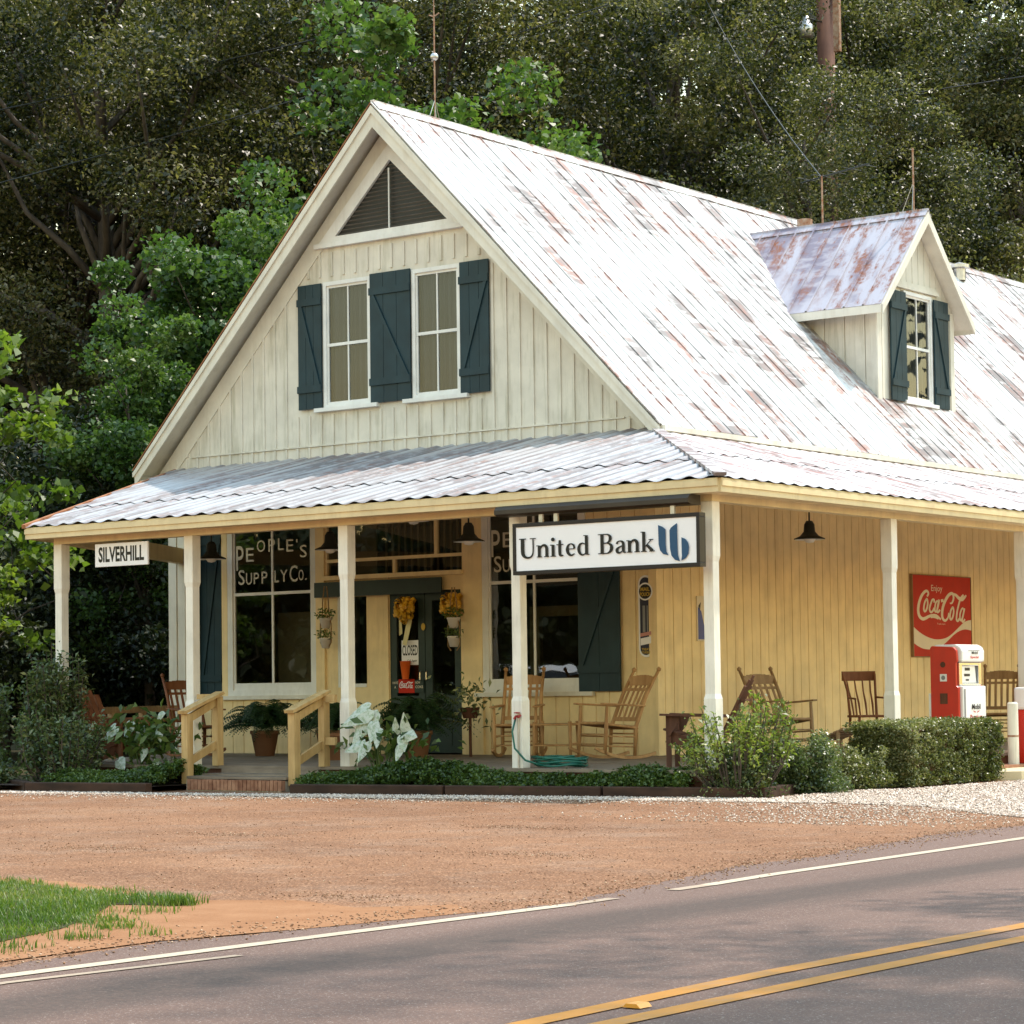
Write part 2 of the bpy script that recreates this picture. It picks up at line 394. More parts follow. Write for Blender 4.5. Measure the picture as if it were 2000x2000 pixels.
def smoothpts(pts, n=6):
    P = [np.array(p, float) for p in pts]; out = []
    for i in range(len(P)-1):
        p0 = P[max(i-1, 0)]; p1 = P[i]; p2 = P[i+1]; p3 = P[min(i+2, len(P)-1)]
        for k in range(n):
            t = k/n; out.append(.5*((2*p1)+(-p0+p2)*t+(2*p0-5*p1+4*p2-p3)*t*t+(-p0+3*p1-3*p2+p3)*t**3))
    out.append(P[-1]); return out
def stroke(mb, pts, fn, d, wid=None, smooth=True):
    """pts: (x, y, width) list -> ribbon in the plane fn"""
    if smooth and len(pts) > 2: pts = smoothpts(pts)
    P = [np.array(p, float) for p in pts]; vs = []; fs = []
    for i, p in enumerate(P):
        t = P[min(i+1, len(P)-1)][:2]-P[max(i-1, 0)][:2]; t /= max(np.linalg.norm(t), 1e-9); nrm = np.array([-t[1], t[0]])
        for sg in (-1, 1):
            q = p[:2]+nrm*sg*p[2]/2; vs.append(fn(q[0], q[1], d))
    for i in range(len(P)-1): fs.append((2*i, 2*i+2, 2*i+3, 2*i+1))
    mb.add(vs, fs)

# ================================================================== SETTING
G = -0.27
def sheet(poly, z): 
    m = MB(); m.add([(x, y, z) for x, y in poly], [tuple(range(len(poly)))]); return m
def grid(x0, x1, y0, y1, z, n):
    m = MB(); vs = []; fs = []
    for i in range(n+1):
        for j in range(n+1): vs.append((x0+(x1-x0)*i/n, y0+(y1-y0)*j/n, z))
    for i in range(n):
        for j in range(n): a = i*(n+1)+j; fs.append((a, a+n+1, a+n+2, a+1))
    return m.add(vs, fs)
struct('ground', grid(-500, 500, -500, 500, G-.012, 20), 'forest_floor')
rnd = random.Random(4)
# dirt lot in front of and beside the store
struct('dirt_lot', sheet([(6.6, -60), (6.6, 120), (-1, 120), (0.0, 20), (-9, 4), (-10.6, -.6), (-16, -1.8), (-22, -1), (-26, -6), (-26, -60)], G-.004), 'lot_dirt')
# asphalt with a ragged edge
ed = []
yy = -60.0
keys = [(-60, 6.0), (-15, 5.9), (-13.8, 5.70), (-12.9, 5.94), (-11.2, 6.12), (-10.4, 5.98), (-9.8, 5.80), (-8.5, 5.55), (-7.5, 5.50), (-5.2, 5.10), (-3.6, 5.15), (5, 5.2), (120, 5.3)]
def ki(y):
    for (a, b_), (c_, d) in zip(keys, keys[1:]):
        if a <= y <= c_: return b_+(d-b_)*(y-a)/(c_-a)
while yy < 120:
    ed.append((ki(yy)+rnd.uniform(-.035, .035)+.03*math.sin(yy*3.1), yy)); yy += .07 if -16 < yy < 4 else 1.5
road_poly = ed + [(5.3, 120), (11.95, 120), (11.95, -60)]
m = MB(); vs = [(x, y, G) for x, y in ed]; n = len(vs); vs += [(11.95, y, G) for x, y in ed]
m.add(vs, [(i, n+i, n+i+1, i+1) for i in range(n-1)])
struct('road', m, 'asphalt')
def stripe(name, mat, segs):
    m = MB()
    for (x0, y0, x1, y1, w_) in segs:
        k = max(1, int(abs(y1-y0)/1.0))
        for i in range(k):
            a, b_ = i/k, (i+1)/k
            xa, xb = x0+(x1-x0)*a, x0+(x1-x0)*b_; ya, yb = y0+(y1-y0)*a, y0+(y1-y0)*b_
            m.add([(xa-w_/2, ya, G+.004), (xa+w_/2, ya, G+.004), (xb+w_/2, yb, G+.004), (xb-w_/2, yb, G+.004)], [(0, 1, 2, 3)])
    return struct(name, m, mat)
stripe('edge_line', 'white_line', [(6.15, -60, 6.16, -14.9, .10), (6.16, -14.9, 6.24, -11.35, .10), (6.18, -9.9, 6.10, -9.1, .10), (6.10, -9.1, 5.90, -5.1, .10), (5.90, -5.1, 5.80, 120, .10), (11.62, -60, 11.55, 120, .10)])
stripe('faded_edge_line', 'faded_line', [(6.24, -11.35, 6.22, -10.9, .08), (6.20, -10.3, 6.18, -9.9, .09), (6.28, -60, 6.34, -15.3, .07), (6.34, -15.3, 6.45, -14.06, .055)])
stripe('centre_line', 'yellow_line', [(8.83, -60, 8.81, -15.2, .10), (8.81, -15.2, 8.735, -13.5, .11), (8.735, -13.5, 8.76, -11.2, .11), (8.76, -11.2, 8.755, 120, .11), (9.07, -60, 9.05, -15.2, .10), (9.05, -15.2, 9.02, -13.5, .11), (9.02, -13.5, 9.04, 120, .11)])
# sandy shoulder by the grass
struct('sandy_shoulder', sheet([(5.74, -15.5), (5.68, -13.8), (5.92, -12.85), (6.06, -11.9), (5.7, -11.6), (5.35, -12.0), (4.75, -11.8), (4.2, -12.1), (2.6, -11.45), (.5, -11.4), (-2, -12), (-2, -18), (5.6, -18)], G+.002), 'sand')
struct('gravel_apron', sheet([(.75, -.35), (.5, 1.8), (.95, 2.4), (1.1, 5.0), (.2, 12), (.2, 40), (5.0, 40), (4.95, 2), (4.85, -2.7), (4.15, -2.2), (3.0, -1.15), (2.0, -.9)], G+.001), 'gravel_bed')
struct('gravel_strip', sheet([(-9.6, -2.1), (-8.7, -1.72), (-6.5, -1.52), (-5.0, -1.2), (.6, -.32), (.75, -.35), (1.9, -.95), (.2, -1.05), (-3.9, -1.70), (-5.6, -1.75), (-8.3, -2.15)], G+.0015), 'gravel_bed')

# ================================================================== STORE
PY, XR, XL, XP = 4.594, -3.77, -12.41, -8.09
ZR, ZE, GX, GY, YB = 8.97, 4.18, 4.676, 4.23, 27.0
SL = (ZR-ZE)/GX
store = thing('store_building', 'cream board-and-batten country store with steep white metal roof and wraparound porch', 'store', (XP, PY, G))
S = store
fX = lambda u, v, d: (u, PY-d, v)             # front wall plane, d outwards
sX = lambda u, v, d: (XR+d, u, v)             # side wall plane (faces the road)
def fbox(m, x0, x1, z0, z1, d0, d1): return m.box(x0, x1, PY-d1, PY-d0, z0, z1)
def sbox(m, y0, y1, z0, z1, d0, d1): return m.box(XR+d0, XR+d1, y0, y1, z0, z1)
def boards(m, bx, u0, u1, z0, z1, pitch=.215, ph=0.0, g=.013, dp=.014):
    """vertical boards with narrow grooves between them"""
    bx(m, u0, u1, z0, z1, -.10, -dp)
    k = math.floor((u0-ph)/pitch)
    while True:
        a = ph+k*pitch; k += 1
        if a >= u1: break
        l, r = max(a+g/2, u0), min(a+pitch-g/2, u1)
        if r-l > .01: bx(m, l, r, z0, z1, -dp+.001, 0 if k % 2 else -.0015)
WT = 4.02
m = MB()
bl = lambda *a: boards(m, fbox, *a)
bl(XL, -11.30, 0, WT); bl(-11.30, -9.61, 0, .83); bl(-11.30, -9.61, 3.42, WT); bl(-9.61, -9.37, 0, WT)
bl(-9.37, -6.86, 3.42, WT); bl(-6.86, -6.56, 0, WT); bl(-6.56, -4.88, 0, .83); bl(-6.56, -4.88, 3.42, WT); bl(-4.88, XR-.001, 0, WT)
mk('front_wall', m, 'wall_paint', S)
m = MB(); boards(m, sbox, PY, YB, 0, WT, .215, 6.28)
mk('side_wall', m, 'wall_paint', S)
m = MB(); m.box(XL, XL+.1, PY+.1, YB-.1, 0, ZE-.05); mk('side_wall', m, 'wall_paint', S)
m = MB(); m.box(XL, XR, YB-.1, YB, 0, ZE-.05); m.prism([(XL, ZE-.05), (XR, ZE-.05), (XP, ZR-.15)], lambda u, v, d: (u, YB-.1+d, v), 0, .1); mk('back_wall', m, 'wall_paint', S)
m = MB(); m.box(XL-.03, XL+.13, PY-.03, PY+.12, 0, WT); m.box(XL+.15, XL+.3, PY-.022, PY-.001, 0, WT)
mk('corner_board', m, 'cream_trim', S)
m = MB(); m.box(XR-.10, XR+.025, PY-.025, PY-.001, 0, WT); m.box(XR+.001, XR+.025, PY-.001, PY+.11, 0, WT)
mk('corner_board', m, 'wall_paint', S)

# ---- upper gable
slope_x = lambda z, s: XP + s*(ZR-z)/SL
m = MB()
zt = ZR-.22
gtop = lambda x: ZR-.22-abs(x-XP)*SL-.2
cutx = [XP-4.35, -9.345, -8.465, XP, -7.72, -6.87, XP+4.35]
for a, b_ in zip(cutx, cutx[1:]):
    fn_ = lambda u, v, d: (u, PY+.1-d, v)
    if (a, b_) in ((-9.345, -8.465), (-7.72, -6.87)):
        m.prism([(a, 4.05), (b_, 4.05), (b_, 4.89), (a, 4.89)], fn_, 0, .1)
        m.prism([(a, 6.68), (b_, 6.68), (b_, gtop(b_)), (a, gtop(a))], fn_, 0, .1)
    else:
        lo_a, lo_b = 4.05, 4.05
        m.prism([(a, lo_a), (b_, lo_b), (b_, max(gtop(b_), 4.06)), (a, max(gtop(a), 4.06))], fn_, 0, .1)
x = XP-20*.22
while x < -3.6:
    top = ZR-abs(x-XP)*SL-.34
    if x > XP+4.2 or x < XP-4.2: x += .22; continue
    spans = [(4.372, top)]
    # stop the battens at the vent, windows and shutters
    cut = []
    if -9.45 < x < -6.75: cut.append((7.10, min(8.7, top)))
    if -9.86 < x < -6.33: cut.append((4.80, 6.76))
    for c0, c1 in cut:
        ns = []
        for a, b_ in spans:
            if c1 <= a or c0 >= b_: ns.append((a, b_)); continue
            if c0 > a: ns.append((a, c0))
            if c1 < b_: ns.append((c1, b_))
        spans = ns
    for a, b_ in spans:
        if b_-a > .05 and not (6.8 < a < 7.2 and b_ < 7.3): m.box(x-.019, x+.019, PY-.019, PY-.001, a, b_)
    if top > 4.3: m.box(x-.019, x+.019, PY-.030, PY-.001, 4.10, 4.345)
    x += .22
fbox(m, -12.05, -4.12, 4.05, 4.352, 0.0005, .010)
mk('gable_wall', m, 'gable_paint', S)
m = MB(); fbox(m, -11.95, -4.2, 4.353, 4.372, .0, .034); mk('skirt_trim', m, 'gable_paint', S)
# frieze boards running up the rake
for s in (-1, 1):
    m = MB()
    a = Vector((XP, 0, ZR-.30)); 
    def off(x, z): return x, z
    p0 = (XP, ZR-.16); p1 = (XP, ZR-.16-.36); q0 = (slope_x(ZR-4.55, 0), 0)
    xe = XP+s*4.55; ze = ZR-4.55*SL
    poly = [(XP, ZR-.17), (XP, ZR-.52), (XP+s*(ZR-.52-4.0)/SL, 4.0), (xe, 4.0), (xe, ze-.17)]
    if s == -1: poly = poly[::-1]
    m.prism(poly[::-1], lambda u, v, d: (u, PY-.001-d, v), 0, .0205)
    mk('frieze_board', m, 'cream_trim', S)
# triangular louvre vent
vent = MB()
A, B_, C_ = (-9.40, 7.23), (-6.84, 7.23), (-8.09, 8.50)
ia, ib, ic = (-9.09, 7.31), (-7.07, 7.31), (-8.08, 8.27)
for P, Q, p_, q_ in ((A, B_, ia, ib), (B_, C_, ib, ic), (C_, A, ic, ia)):
    vent.prism([P, Q, q_, p_], lambda u, v, d: (u, PY-.001-d, v), 0, .045)
fbox(vent, -9.47, -6.77, 7.165, 7.229, .0, .075)
vent_o = mk('louvre_vent', vent, 'white_paint', S)
sl = MB(); z = 7.33
while z < 8.2:
    t = (z-7.31)/(8.27-7.31); a = ia[0]+(ic[0]-ia[0])*t+.01; b_ = ib[0]+(ic[0]-ib[0])*t-.01
    if b_-a > .06: sl.beam((a, PY-.004+rnd.uniform(-.004, .004), z), (b_, PY-.004, z+rnd.uniform(-.008, .008)), .020, .007, up=(0, .6, .8))
    z += .058
mk('louvre_slat', sl, 'dark_louvre', vent_o)
m = MB(); m.prism([ia, ib, ic], lambda u, v, d: (u, PY-d, v), -.0005, .0004); mk('vent_screen', m, 'sign_black', vent_o)
m = MB(); m.beam((-8.085, PY-.05, 7.31), (-8.085, PY-.05, 8.15), .018, .018); mk('vent_rod', m, 'white_paint', vent_o)

def window(x0, x1, z0, z1, bx, cols=2, rows=2, rail=None, parent=S, frame=.055, mat='white_paint', gm='gable_glass', fn='f', sill=True, mull=.022, sash=.035, bottom=None, dp=.05, sillw=.14, blind=True, name='window'):
    """window > frame, sash, pane, sill, curtain; bx = fbox / sbox"""
    fr = MB(); f = frame
    bx(fr, x0, x0+f, z0, z1, -.06, .025); bx(fr, x1-f, x1, z0, z1, -.06, .025); bx(fr, x0+f, x1-f, z1-f, z1, -.06, .025); bx(fr, x0+f, x1-f, z0, z0+f*.8, -.06, .024)
    wo = mk(name, fr, mat, parent)
    sa = MB(); a, b_, c_, d = x0+f, x1-f, z0+f*.8, z1-f; mid = rail or (c_+d)/2
    bt = bottom or sash
    bx(sa, a, b_, c_, c_+bt, -.035, .0); bx(sa, a, b_, d-sash, d, -.034, -.001); bx(sa, a, b_, mid-sash*.6, mid+sash*.6, -.036, .004)
    bx(sa, a, a+sash*.8, c_+bt, d-sash, -.0345, -.0005); bx(sa, b_-sash*.8, b_, c_+bt, d-sash, -.0345, -.0005)
    for k in range(1, cols):
        xm = a+(b_-a)*k/cols
        bx(sa, xm-mull/2, xm+mull/2, c_+bt, mid-sash*.6, -.032, -.004); bx(sa, xm-mull/2, xm+mull/2, mid+sash*.6, d-sash, -.032, -.004)
    mk('sash', sa, mat, wo)
    gl = MB()
    if bx is fbox: gl.add([(a, PY+.018, c_), (b_, PY+.018, c_), (b_, PY+.018, d), (a, PY+.018, d)], [(0, 1, 2, 3)])
    else:
        q = XR if bx is sbox else DX
        gl.add([(q-.018, a, c_), (q-.018, b_, c_), (q-.018, b_, d), (q-.018, a, d)], [(0, 1, 2, 3)])
    mk('pane', gl, gm, wo)
    if blind:
        cu = MB(); n = 26; vs = []
        for i in range(n+1):
            u = a+(b_-a)*i/n; w_ = .10+.022*math.sin(i*1.9)+.012*math.sin(i*.7)
            pt = ((u, PY+w_) if bx is fbox else (q-w_, u))
            vs += [(pt[0], pt[1], c_), (pt[0], pt[1], d)]
        cu.add(vs, [(2*i, 2*i+2, 2*i+3, 2*i+1) for i in range(n)])
        mk('curtain', cu, 'curtain_cloth', wo)
    if sill:
        m = MB(); bx(m, x0-sillw, x1+sillw, z0-.055, z0-.001, -.01, .085); mk('sill', m, mat, wo)
    return wo
def shutter(x0, x1, z0, z1, bx, parent=S, diag=1, rails=(.16, .86), d0=.002, mat='shutter_paint', nb=3):
    m = MB(); n = nb; g = .006
    for k in range(n):
        a = x0+(x1-x0)*k/n; b_ = x0+(x1-x0)*(k+1)/n
        bx(m, a+(g/2 if k else 0), b_-(g/2 if k < n-1 else 0), z0, z1, d0, d0+.026)
    bx(m, x0+.002, x1-.002, z0+.002, z1-.002, d0, d0+.018)
    h = z1-z0; rw = .10 if h > 1.2 else .09
    for r in rails: bx(m, x0-.006, x1+.006, z0+h*r-rw/2, z0+h*r+rw/2, d0+.0265, d0+.050)
    za, zb = z0+h*rails[0]+rw/2, z0+h*rails[1]-rw/2
    xa, xb = (x0+.03, x1-.07) if diag > 0 else (x1-.07, x0+.03)
    w_ = .055
    if diag:
        pts = [(xa, za), (xa+w_, za), (xb+w_, zb), (xb, zb)]
        if bx is fbox: m.prism([p for p in pts], lambda u, v, d: (u, PY-d0-.0265-d, v), 0, .02)
        else:
            q = XR if bx is sbox else DX
            m.prism(pts, lambda u, v, d: (q+d0+.0265+d, u, v), 0, .02)
    return mk('shutter', m, mat, parent)
window(-9.345, -8.465, 4.89, 6.68, fbox)
window(-7.72, -6.87, 4.89, 6.68, fbox)
shutter(-9.80, -9.365, 4.89, 6.67, fbox, diag=-1, d0=.026)
shutter(-8.455, -7.735, 4.885, 6.70, fbox, diag=-1, d0=.026)
shutter(-6.86, -6.37, 4.885, 6.68, fbox, diag=1, d0=.026)

# ---- main roof: two slopes with low ribs, open eaves and rake boards
def slope_sheet(m, s, y0, y1, over=0.0):
    n = Vector((s*SL, 0, 1)).normalized()
    def P(x, y, h): return (x+n.x*h, y, ZR-abs(x-XP)*SL+n.z*h)
    # sheets with ribs
    y = y0; cols = []
    while y < y1-.001:
        w_ = min(.305, y1-y); cols += [(y, .0), (y+w_*.40, .0), (y+w_*.43, .016), (y+w_*.47, .016), (y+w_*.50, .0)]; y += w_
    cols.append((y1, 0.0))
    ex = XP+s*(GX+.02); vs = []; fs = []
    segs = 8
    for i, (y, h) in enumerate(cols):
        for k in range(segs+1):
            x = XP+(ex-XP)*k/segs
            vs.append(P(x, y, h+.03+.006*math.sin(y*1.7+k*1.3)))
    for i in range(len(cols)-1):
        for k in range(segs):
            a = i*(segs+1)+k; fs.append((a, a+1, a+segs+2, a+segs+1) if s > 0 else (a, a+segs+1, a+segs+2, a+1))
    m.add(vs, fs)
for s in (1, -1):
    m = MB(); slope_sheet(m, s, GY-.02, YB+.3); mk('roof_slope', m, 'roof_tin', S)
m = MB()     # roof deck under the sheets (seen as the soffit)
for s in (1, -1):
    ex = XP+s*(GX-.01)
    pts = [(XP, GY, ZR-.06), (ex, GY, ZE-.05), (ex, GY, ZE+.02), (XP, GY, ZR+.015)]
    vs = [Vector(p) for p in pts]+[Vector((p[0], YB+.28, p[2])) for p in pts]
    m.add(vs, [(0, 1, 2, 3), (4, 7, 6, 5), (0, 4, 5, 1), (1, 5, 6, 2), (2, 6, 7, 3)])
mk('soffit', m, 'cream_trim', S)
m = MB(); m.beam((XP, GY-.03, ZR+.055), (XP, YB+.3, ZR+.055), .05, .035)
for s in (1, -1): m.beam((XP+s*.075, GY-.03, ZR-.01), (XP+s*.075, YB+.3, ZR-.01), .17, .012, up=(s*SL, 0, 1))
mk('ridge_cap', m, 'roof_tin', S)
for s in (1, -1):
    m = MB()
    for k, (h, d0, d1, dn) in enumerate(((.20, .0, .032, .02), (.075, .032, .06, .005))):
        xe = XP+s*(GX+.0); vs = []
        pts = [(XP, ZR-dn), (xe, ZE-dn), (xe-s*.0, ZE-dn-h), (XP, ZR-dn-h*1.43)]
        if s > 0: pts = pts[::-1]
        m.prism(pts, lambda u, v, d: (u, GY-d, v), d0+.001, d1)
    mk('rake_board', m, 'cream_trim', S)
    m = MB(); m.beam((XP, GY-.035, ZR+.035), (XP+s*(GX+.02), GY-.035, ZE+.015), .05, .016, up=(s*SL, 0, 1))
    mk('roof_edge_flashing', m, 'rust_edge' if s < 0 else 'roof_tin', S)
# boxed eave returns and the long eave fascia
m = MB(); m.box(XP-GX+.01, XL-.035, GY+.005, PY+.1, ZE-.20, ZE-.13); mk('eave_return', m, 'cream_trim', S)
for s in (1, -1):
    m = MB(); xe = XP+s*GX
    m.box(min(xe, xe+s*.03), max(xe, xe+s*.03), GY+.002, YB+.28, ZE-.15, ZE+.005)
    m.box(min(xe+s*.031, xe+s*.07), max(xe+s*.031, xe+s*.07), GY-.01, YB+.28, ZE-.075, ZE-.005)
    mk('eave_fascia', m, 'cream_trim', S)
m = MB(); m.lathe([(.12, 0), (.12, .22), (.2, .24), (.2, .30), (0, .36)], (-7.75, 21.3, 8.62), 12)
mk('roof_ventilator', m, 'galvanized', S, smooth=False)

# ---- dormer
DX = -4.447
zmain = lambda x: ZR-(x-XP)*SL
dorm = MB()
Y0, Y1, YM, ZD, ZPk = 11.84, 14.355, 13.095, 6.647, 8.283
DS = (ZPk-ZD)/(YM-11.544)
zu = lambda y: ZPk-abs(y-YM)*DS
# front wall with window hole
def dbox(m, y0, y1, z0, z1, d0, d1): return m.box(DX+d0, DX+d1, y0, y1, z0, z1)
wy0, wy1, wz0, wz1 = 12.70, 13.64, 5.30, 7.03
zb = zmain(DX)-.1
boards(dorm, dbox, Y0, wy0, zb, 6.75, .2, 11.84); boards(dorm, dbox, wy1, Y1, zb, 6.75, .2, 11.84); boards(dorm, dbox, wy0, wy1, zb, wz0, .2, 11.84)
k = 0; y = Y0
while y < Y1-.01:
    a, b_ = y+.006, min(y+.2, Y1)-.006
    lo = 6.75 if (b_ < wy0 or a > wy1) else wz1
    if b_ > wy0 > a or a < wy1 < b_: lo = wz1
    ta, tb = zu(a)-.07, zu(b_)-.07; c_ = (a+b_)/2
    pts = [(a, lo), (b_, lo), (b_, max(tb, lo))] + ([(YM, zu(YM)-.07)] if a < YM < b_ else []) + [(a, max(ta, lo))]
    dorm.prism(pts, lambda u, v, d: (DX+d, u, v), -.06, 0.0); y += .2
DO = mk('dormer', dorm, 'cream_trim', S)
for Ys, sg in ((Y0, 1), (Y1, -1)):
    m = MB(); x = DX-.03; z_top = zu(Ys)-.1
    xend = XP+(ZR-z_top)/SL
    i = 0
    while x > xend:
        a = max(x-.17, xend); m.prism([(a, zmain(a)-.05), (x, zmain(x)-.05), (x, z_top), (a, z_top)], lambda u, v, d: (u, Ys+sg*d, v), 0.0 if i % 2 else .012, .06); x -= .178; i += 1
    mk('dormer_cheek', m, 'gable_paint', DO)
m = MB()
for a, b_ in ((Y0-.03, Y0+.10), (Y1-.10, Y1+.03)): m.box(DX+.0005, DX+.03, a, b_, zb, zu(Y0)-.12)
for a, b_ in ((Y0+.14, Y0+.2), (Y1-.2, Y1-.14)): m.box(DX+.0005, DX+.02, a, b_, zb, zu(Y0)+.05)
m.box(DX+.001, DX+.05, 12.45, 13.85, 7.06, 7.12); m.box(DX+.001, DX+.03, 12.50, 13.80, 7.12, 7.17)
mk('dormer_trim', m, 'cream_trim', DO)
window(wy0, wy1, wz0, wz1, dbox, parent=DO, cols=2, name='window', sillw=.08)
shutter(12.20, 12.70, 5.27, 6.99, dbox, parent=DO, diag=1, d0=.036, nb=3)
shutter(13.65, 14.13, 5.26, 6.99, dbox, parent=DO, diag=-1, d0=.036, nb=3)
for sg in (-1, 1):
    m = MB(); n = Vector((0, sg*DS, 1)).normalized(); ye = YM+sg*(YM-11.544)
    xf = -4.195; cols = []; x = xf
    def xb_at(y): return XP+(ZR-zu(y))/SL - .05
    pts = []
    def P(x, y, h): return (x, y+n.y*h, zu(y)+n.z*h)
    # strips across x with ribs, clipped by the main roof
    x = xf; prof = []
    while x > -7.5: prof += [(x, 0), (x-.285, 0), (x-.29, .026), (x-.315, .026), (x-.32, 0)]; x -= .335
    vs = []; fs = []; segs = 8
    for (x, h) in prof:
        # lowest y-offset where the strip is above the main roof
        tmax = 1.0
        zb_ = zmain(x)
        for k in range(segs+1):
            y = YM+(ye-YM)*k/segs; 
            z = zu(y)
            if z < zb_-.05:
                y = YM+sg*(ZPk-(zb_-.05))/DS if ZPk > zb_-.05 else YM
            vs.append(P(x, y, h+.02))
    for i in range(len(prof)-1):
        for k in range(segs):
            a = i*(segs+1)+k; fs.append((a, a+segs+1, a+segs+2, a+1))
    m.add(vs, fs); mk('dormer_roof', m, 'dormer_tin', DO)
    m = MB(); vs = [(xf, YM, ZPk-.05), (xf, ye, ZD-.05), (xf, ye, ZD+.012), (xf, YM, ZPk+.012)]
    xb1, xb2 = xb_at(YM), xb_at(ye)
    vs += [(xb1, YM, ZPk-.05), (xb2, ye, ZD-.05), (xb2, ye, ZD+.012), (xb1, YM, ZPk+.012)]
    m.add(vs, [(0, 1, 2, 3), (0, 4, 5, 1), (1, 5, 6, 2), (2, 6, 7, 3)]); mk('dormer_soffit', m, 'cream_trim', DO)
    m = MB(); pts = [(YM, ZPk+.01), (YM, ZPk-.17), (ye, ZD-.13), (ye, ZD+.01)]
    if sg > 0: pts = pts[::-1]
    m.prism(pts[::-1], lambda u, v, d: (xf+d, u, v), .001, .03)
    mk('dormer_rake_board', m, 'cream_trim', DO)
    m = MB(); m.box(xb2+.1, xf, min(ye, ye+sg*.025), max(ye, ye+sg*.025), ZD-.12, ZD+.005); mk('dormer_eave_board', m, 'cream_trim', DO)
m = MB(); m.beam((-4.17, YM, ZPk+.05), (-7.5, YM, ZPk+.05), .045, .03)
for sg in (-1, 1): m.beam((-4.17, YM+sg*.06, ZPk-.012), (-7.45, YM+sg*.06, ZPk-.012), .13, .01, up=(0, sg*DS, 1))
mk('dormer_ridge_cap', m, 'dormer_tin', DO)

# ---- porch roof
zf, zs = 2.99, (4.15-2.99)/(PY+.265)
ss = (4.15-2.99)/(.265-XR)
zfront = lambda y: zf+zs*(y+.265)
zside = lambda x: zf+ss*(.265-x)
EX0, EX1 = -10.205, .265
def ylo(x): return -.285 if x >= EX0 else -.265+(EX0-x)/2.095*4.859
def yhi(x): return PY-.002 if x <= XR else -.265+(EX1-x)/(EX1-XR)*4.859
def corr(m, us, rng, zfun, ptf, lap):
    pass
m = MB(); us = []
x = -12.29; k = 0
while x < EX1-.01:
    us += [(x+.268*q/8, .024*(1-math.cos(2*math.pi*q/8))**1.25*.5) for q in range(8)]; x += .268
us.append((EX1, 0))
us = [u for u in us if u[0] <= EX1]
for lay in (0, 1):
    vs = []; fs = []; prev = None; row = []
    for (x, h) in us:
        a, b_ = ylo(x), yhi(x)
        ym = 1.15+.0*x
        if lay == 0: lo, hi = a, min(b_, ym+.15)
        else: lo, hi = max(a, ym), b_
        if hi < lo: hi = lo
        z_ = h + (.0 if lay == 0 else .012) + .03
        row.append([(x, lo, zfront(lo)+z_-(0.004*math.sin(x*9)) ), (x, (lo+hi)/2, zfront((lo+hi)/2)+z_), (x, hi, zfront(hi)+z_)])
    for r in row: vs += r
    for i in range(len(row)-1):
        for k in (0, 1): a = i*3+k; fs.append((a, a+3, a+4, a+1))
    m.add(vs, fs)
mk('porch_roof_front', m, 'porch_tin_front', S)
m = MB(); us = []; y = -.265
while y < YB: us += [(y+.268*q/8, .018*(1-math.cos(2*math.pi*q/8))**1.25*.5) for q in range(8)]; y += .268
for lay in (0, 1):
    row = []
    for (y, h) in us:
        xlo = EX1+.02; xhi = XR if y > PY-.02 else EX1-(y+.265)/4.859*(EX1-XR)
        xm = -1.6
        if lay == 0: a, b_ = xlo, max(xhi, xm-.15)
        else: a, b_ = min(xlo, xm), xhi
        if b_ > a: b_ = a
        z_ = h+(.03 if lay == 0 else .042)
        row.append([(a, y, zside(a)+z_), ((a+b_)/2, y, zside((a+b_)/2)+z_), (b_, y, zside(b_)+z_)])
    vs = []; fs = []
    for r in row: vs += r
    for i in range(len(row)-1):
        for k in (0, 1): a = i*3+k; fs.append((a, a+3, a+4, a+1))
    m.add(vs, fs)
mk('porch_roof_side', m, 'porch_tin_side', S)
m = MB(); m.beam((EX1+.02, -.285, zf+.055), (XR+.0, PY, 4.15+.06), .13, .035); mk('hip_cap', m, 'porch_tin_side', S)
m = MB(); m.beam((EX0-.0, -.29, zf+.04), (-12.3, PY, 4.15+.04), .05, .05); mk('roof_edge_flashing', m, 'rust_edge', S)
# ceiling under the rafters
m = MB()
c0 = -.06
m.add([(EX0+.05, -.2, zfront(-.2)+c0), (EX1-.05, -.2, zfront(-.2)+c0), (XR, PY+.0, 4.15+c0), (-12.25, PY+.0, 4.15+c0)], [(3, 2, 1, 0)])
m.add([(EX1-.05, -.2, zside(EX1-.05)+c0), (EX1-.05, YB, zside(EX1-.05)+c0), (XR, YB, 4.15+c0), (XR, PY, 4.15+c0)], [(3, 2, 1, 0)])
mk('porch_ceiling', m, 'ceiling_paint', S)
# fascia, beam
def fasc(m, p, q, out):
    o = Vector(out)
    for (z0, z1, d0, d1) in ((2.868, 2.932, 0, .026), (2.932, 2.992, 0, .042), (2.992, 3.014, 0.0, .030)):
        P0, Q0 = Vector(p), Vector(q)
        vs = []
        for P_ in (P0, Q0):
            for d, z in ((d0, z0), (d1, z0), (d1, z1), (d0, z1)): vs.append((P_.x+o.x*d, P_.y+o.y*d, z))
        m.add(vs, [(0, 1, 2, 3), (7, 6, 5, 4), (0, 4, 5, 1), (1, 5, 6, 2), (2, 6, 7, 3), (3, 7, 4, 0)])
m = MB(); fasc(m, (EX0, -.235, 0), (EX1-.03, -.235, 0), (0, -1, 0)); mk('porch_fascia', m, 'trim_paint', S)
m = MB(); fasc(m, (EX1-.03, -.235, 0), (EX1-.03, YB, 0), (1, 0, 0)); mk('porch_fascia', m, 'trim_paint', S)
lo_ = Vector((-4.859, -2.095, 0)).normalized()
m = MB(); fasc(m, (EX0+.03, -.235, 0), (-12.25, PY, 0), lo_); mk('porch_fascia', m, 'trim_paint', S)
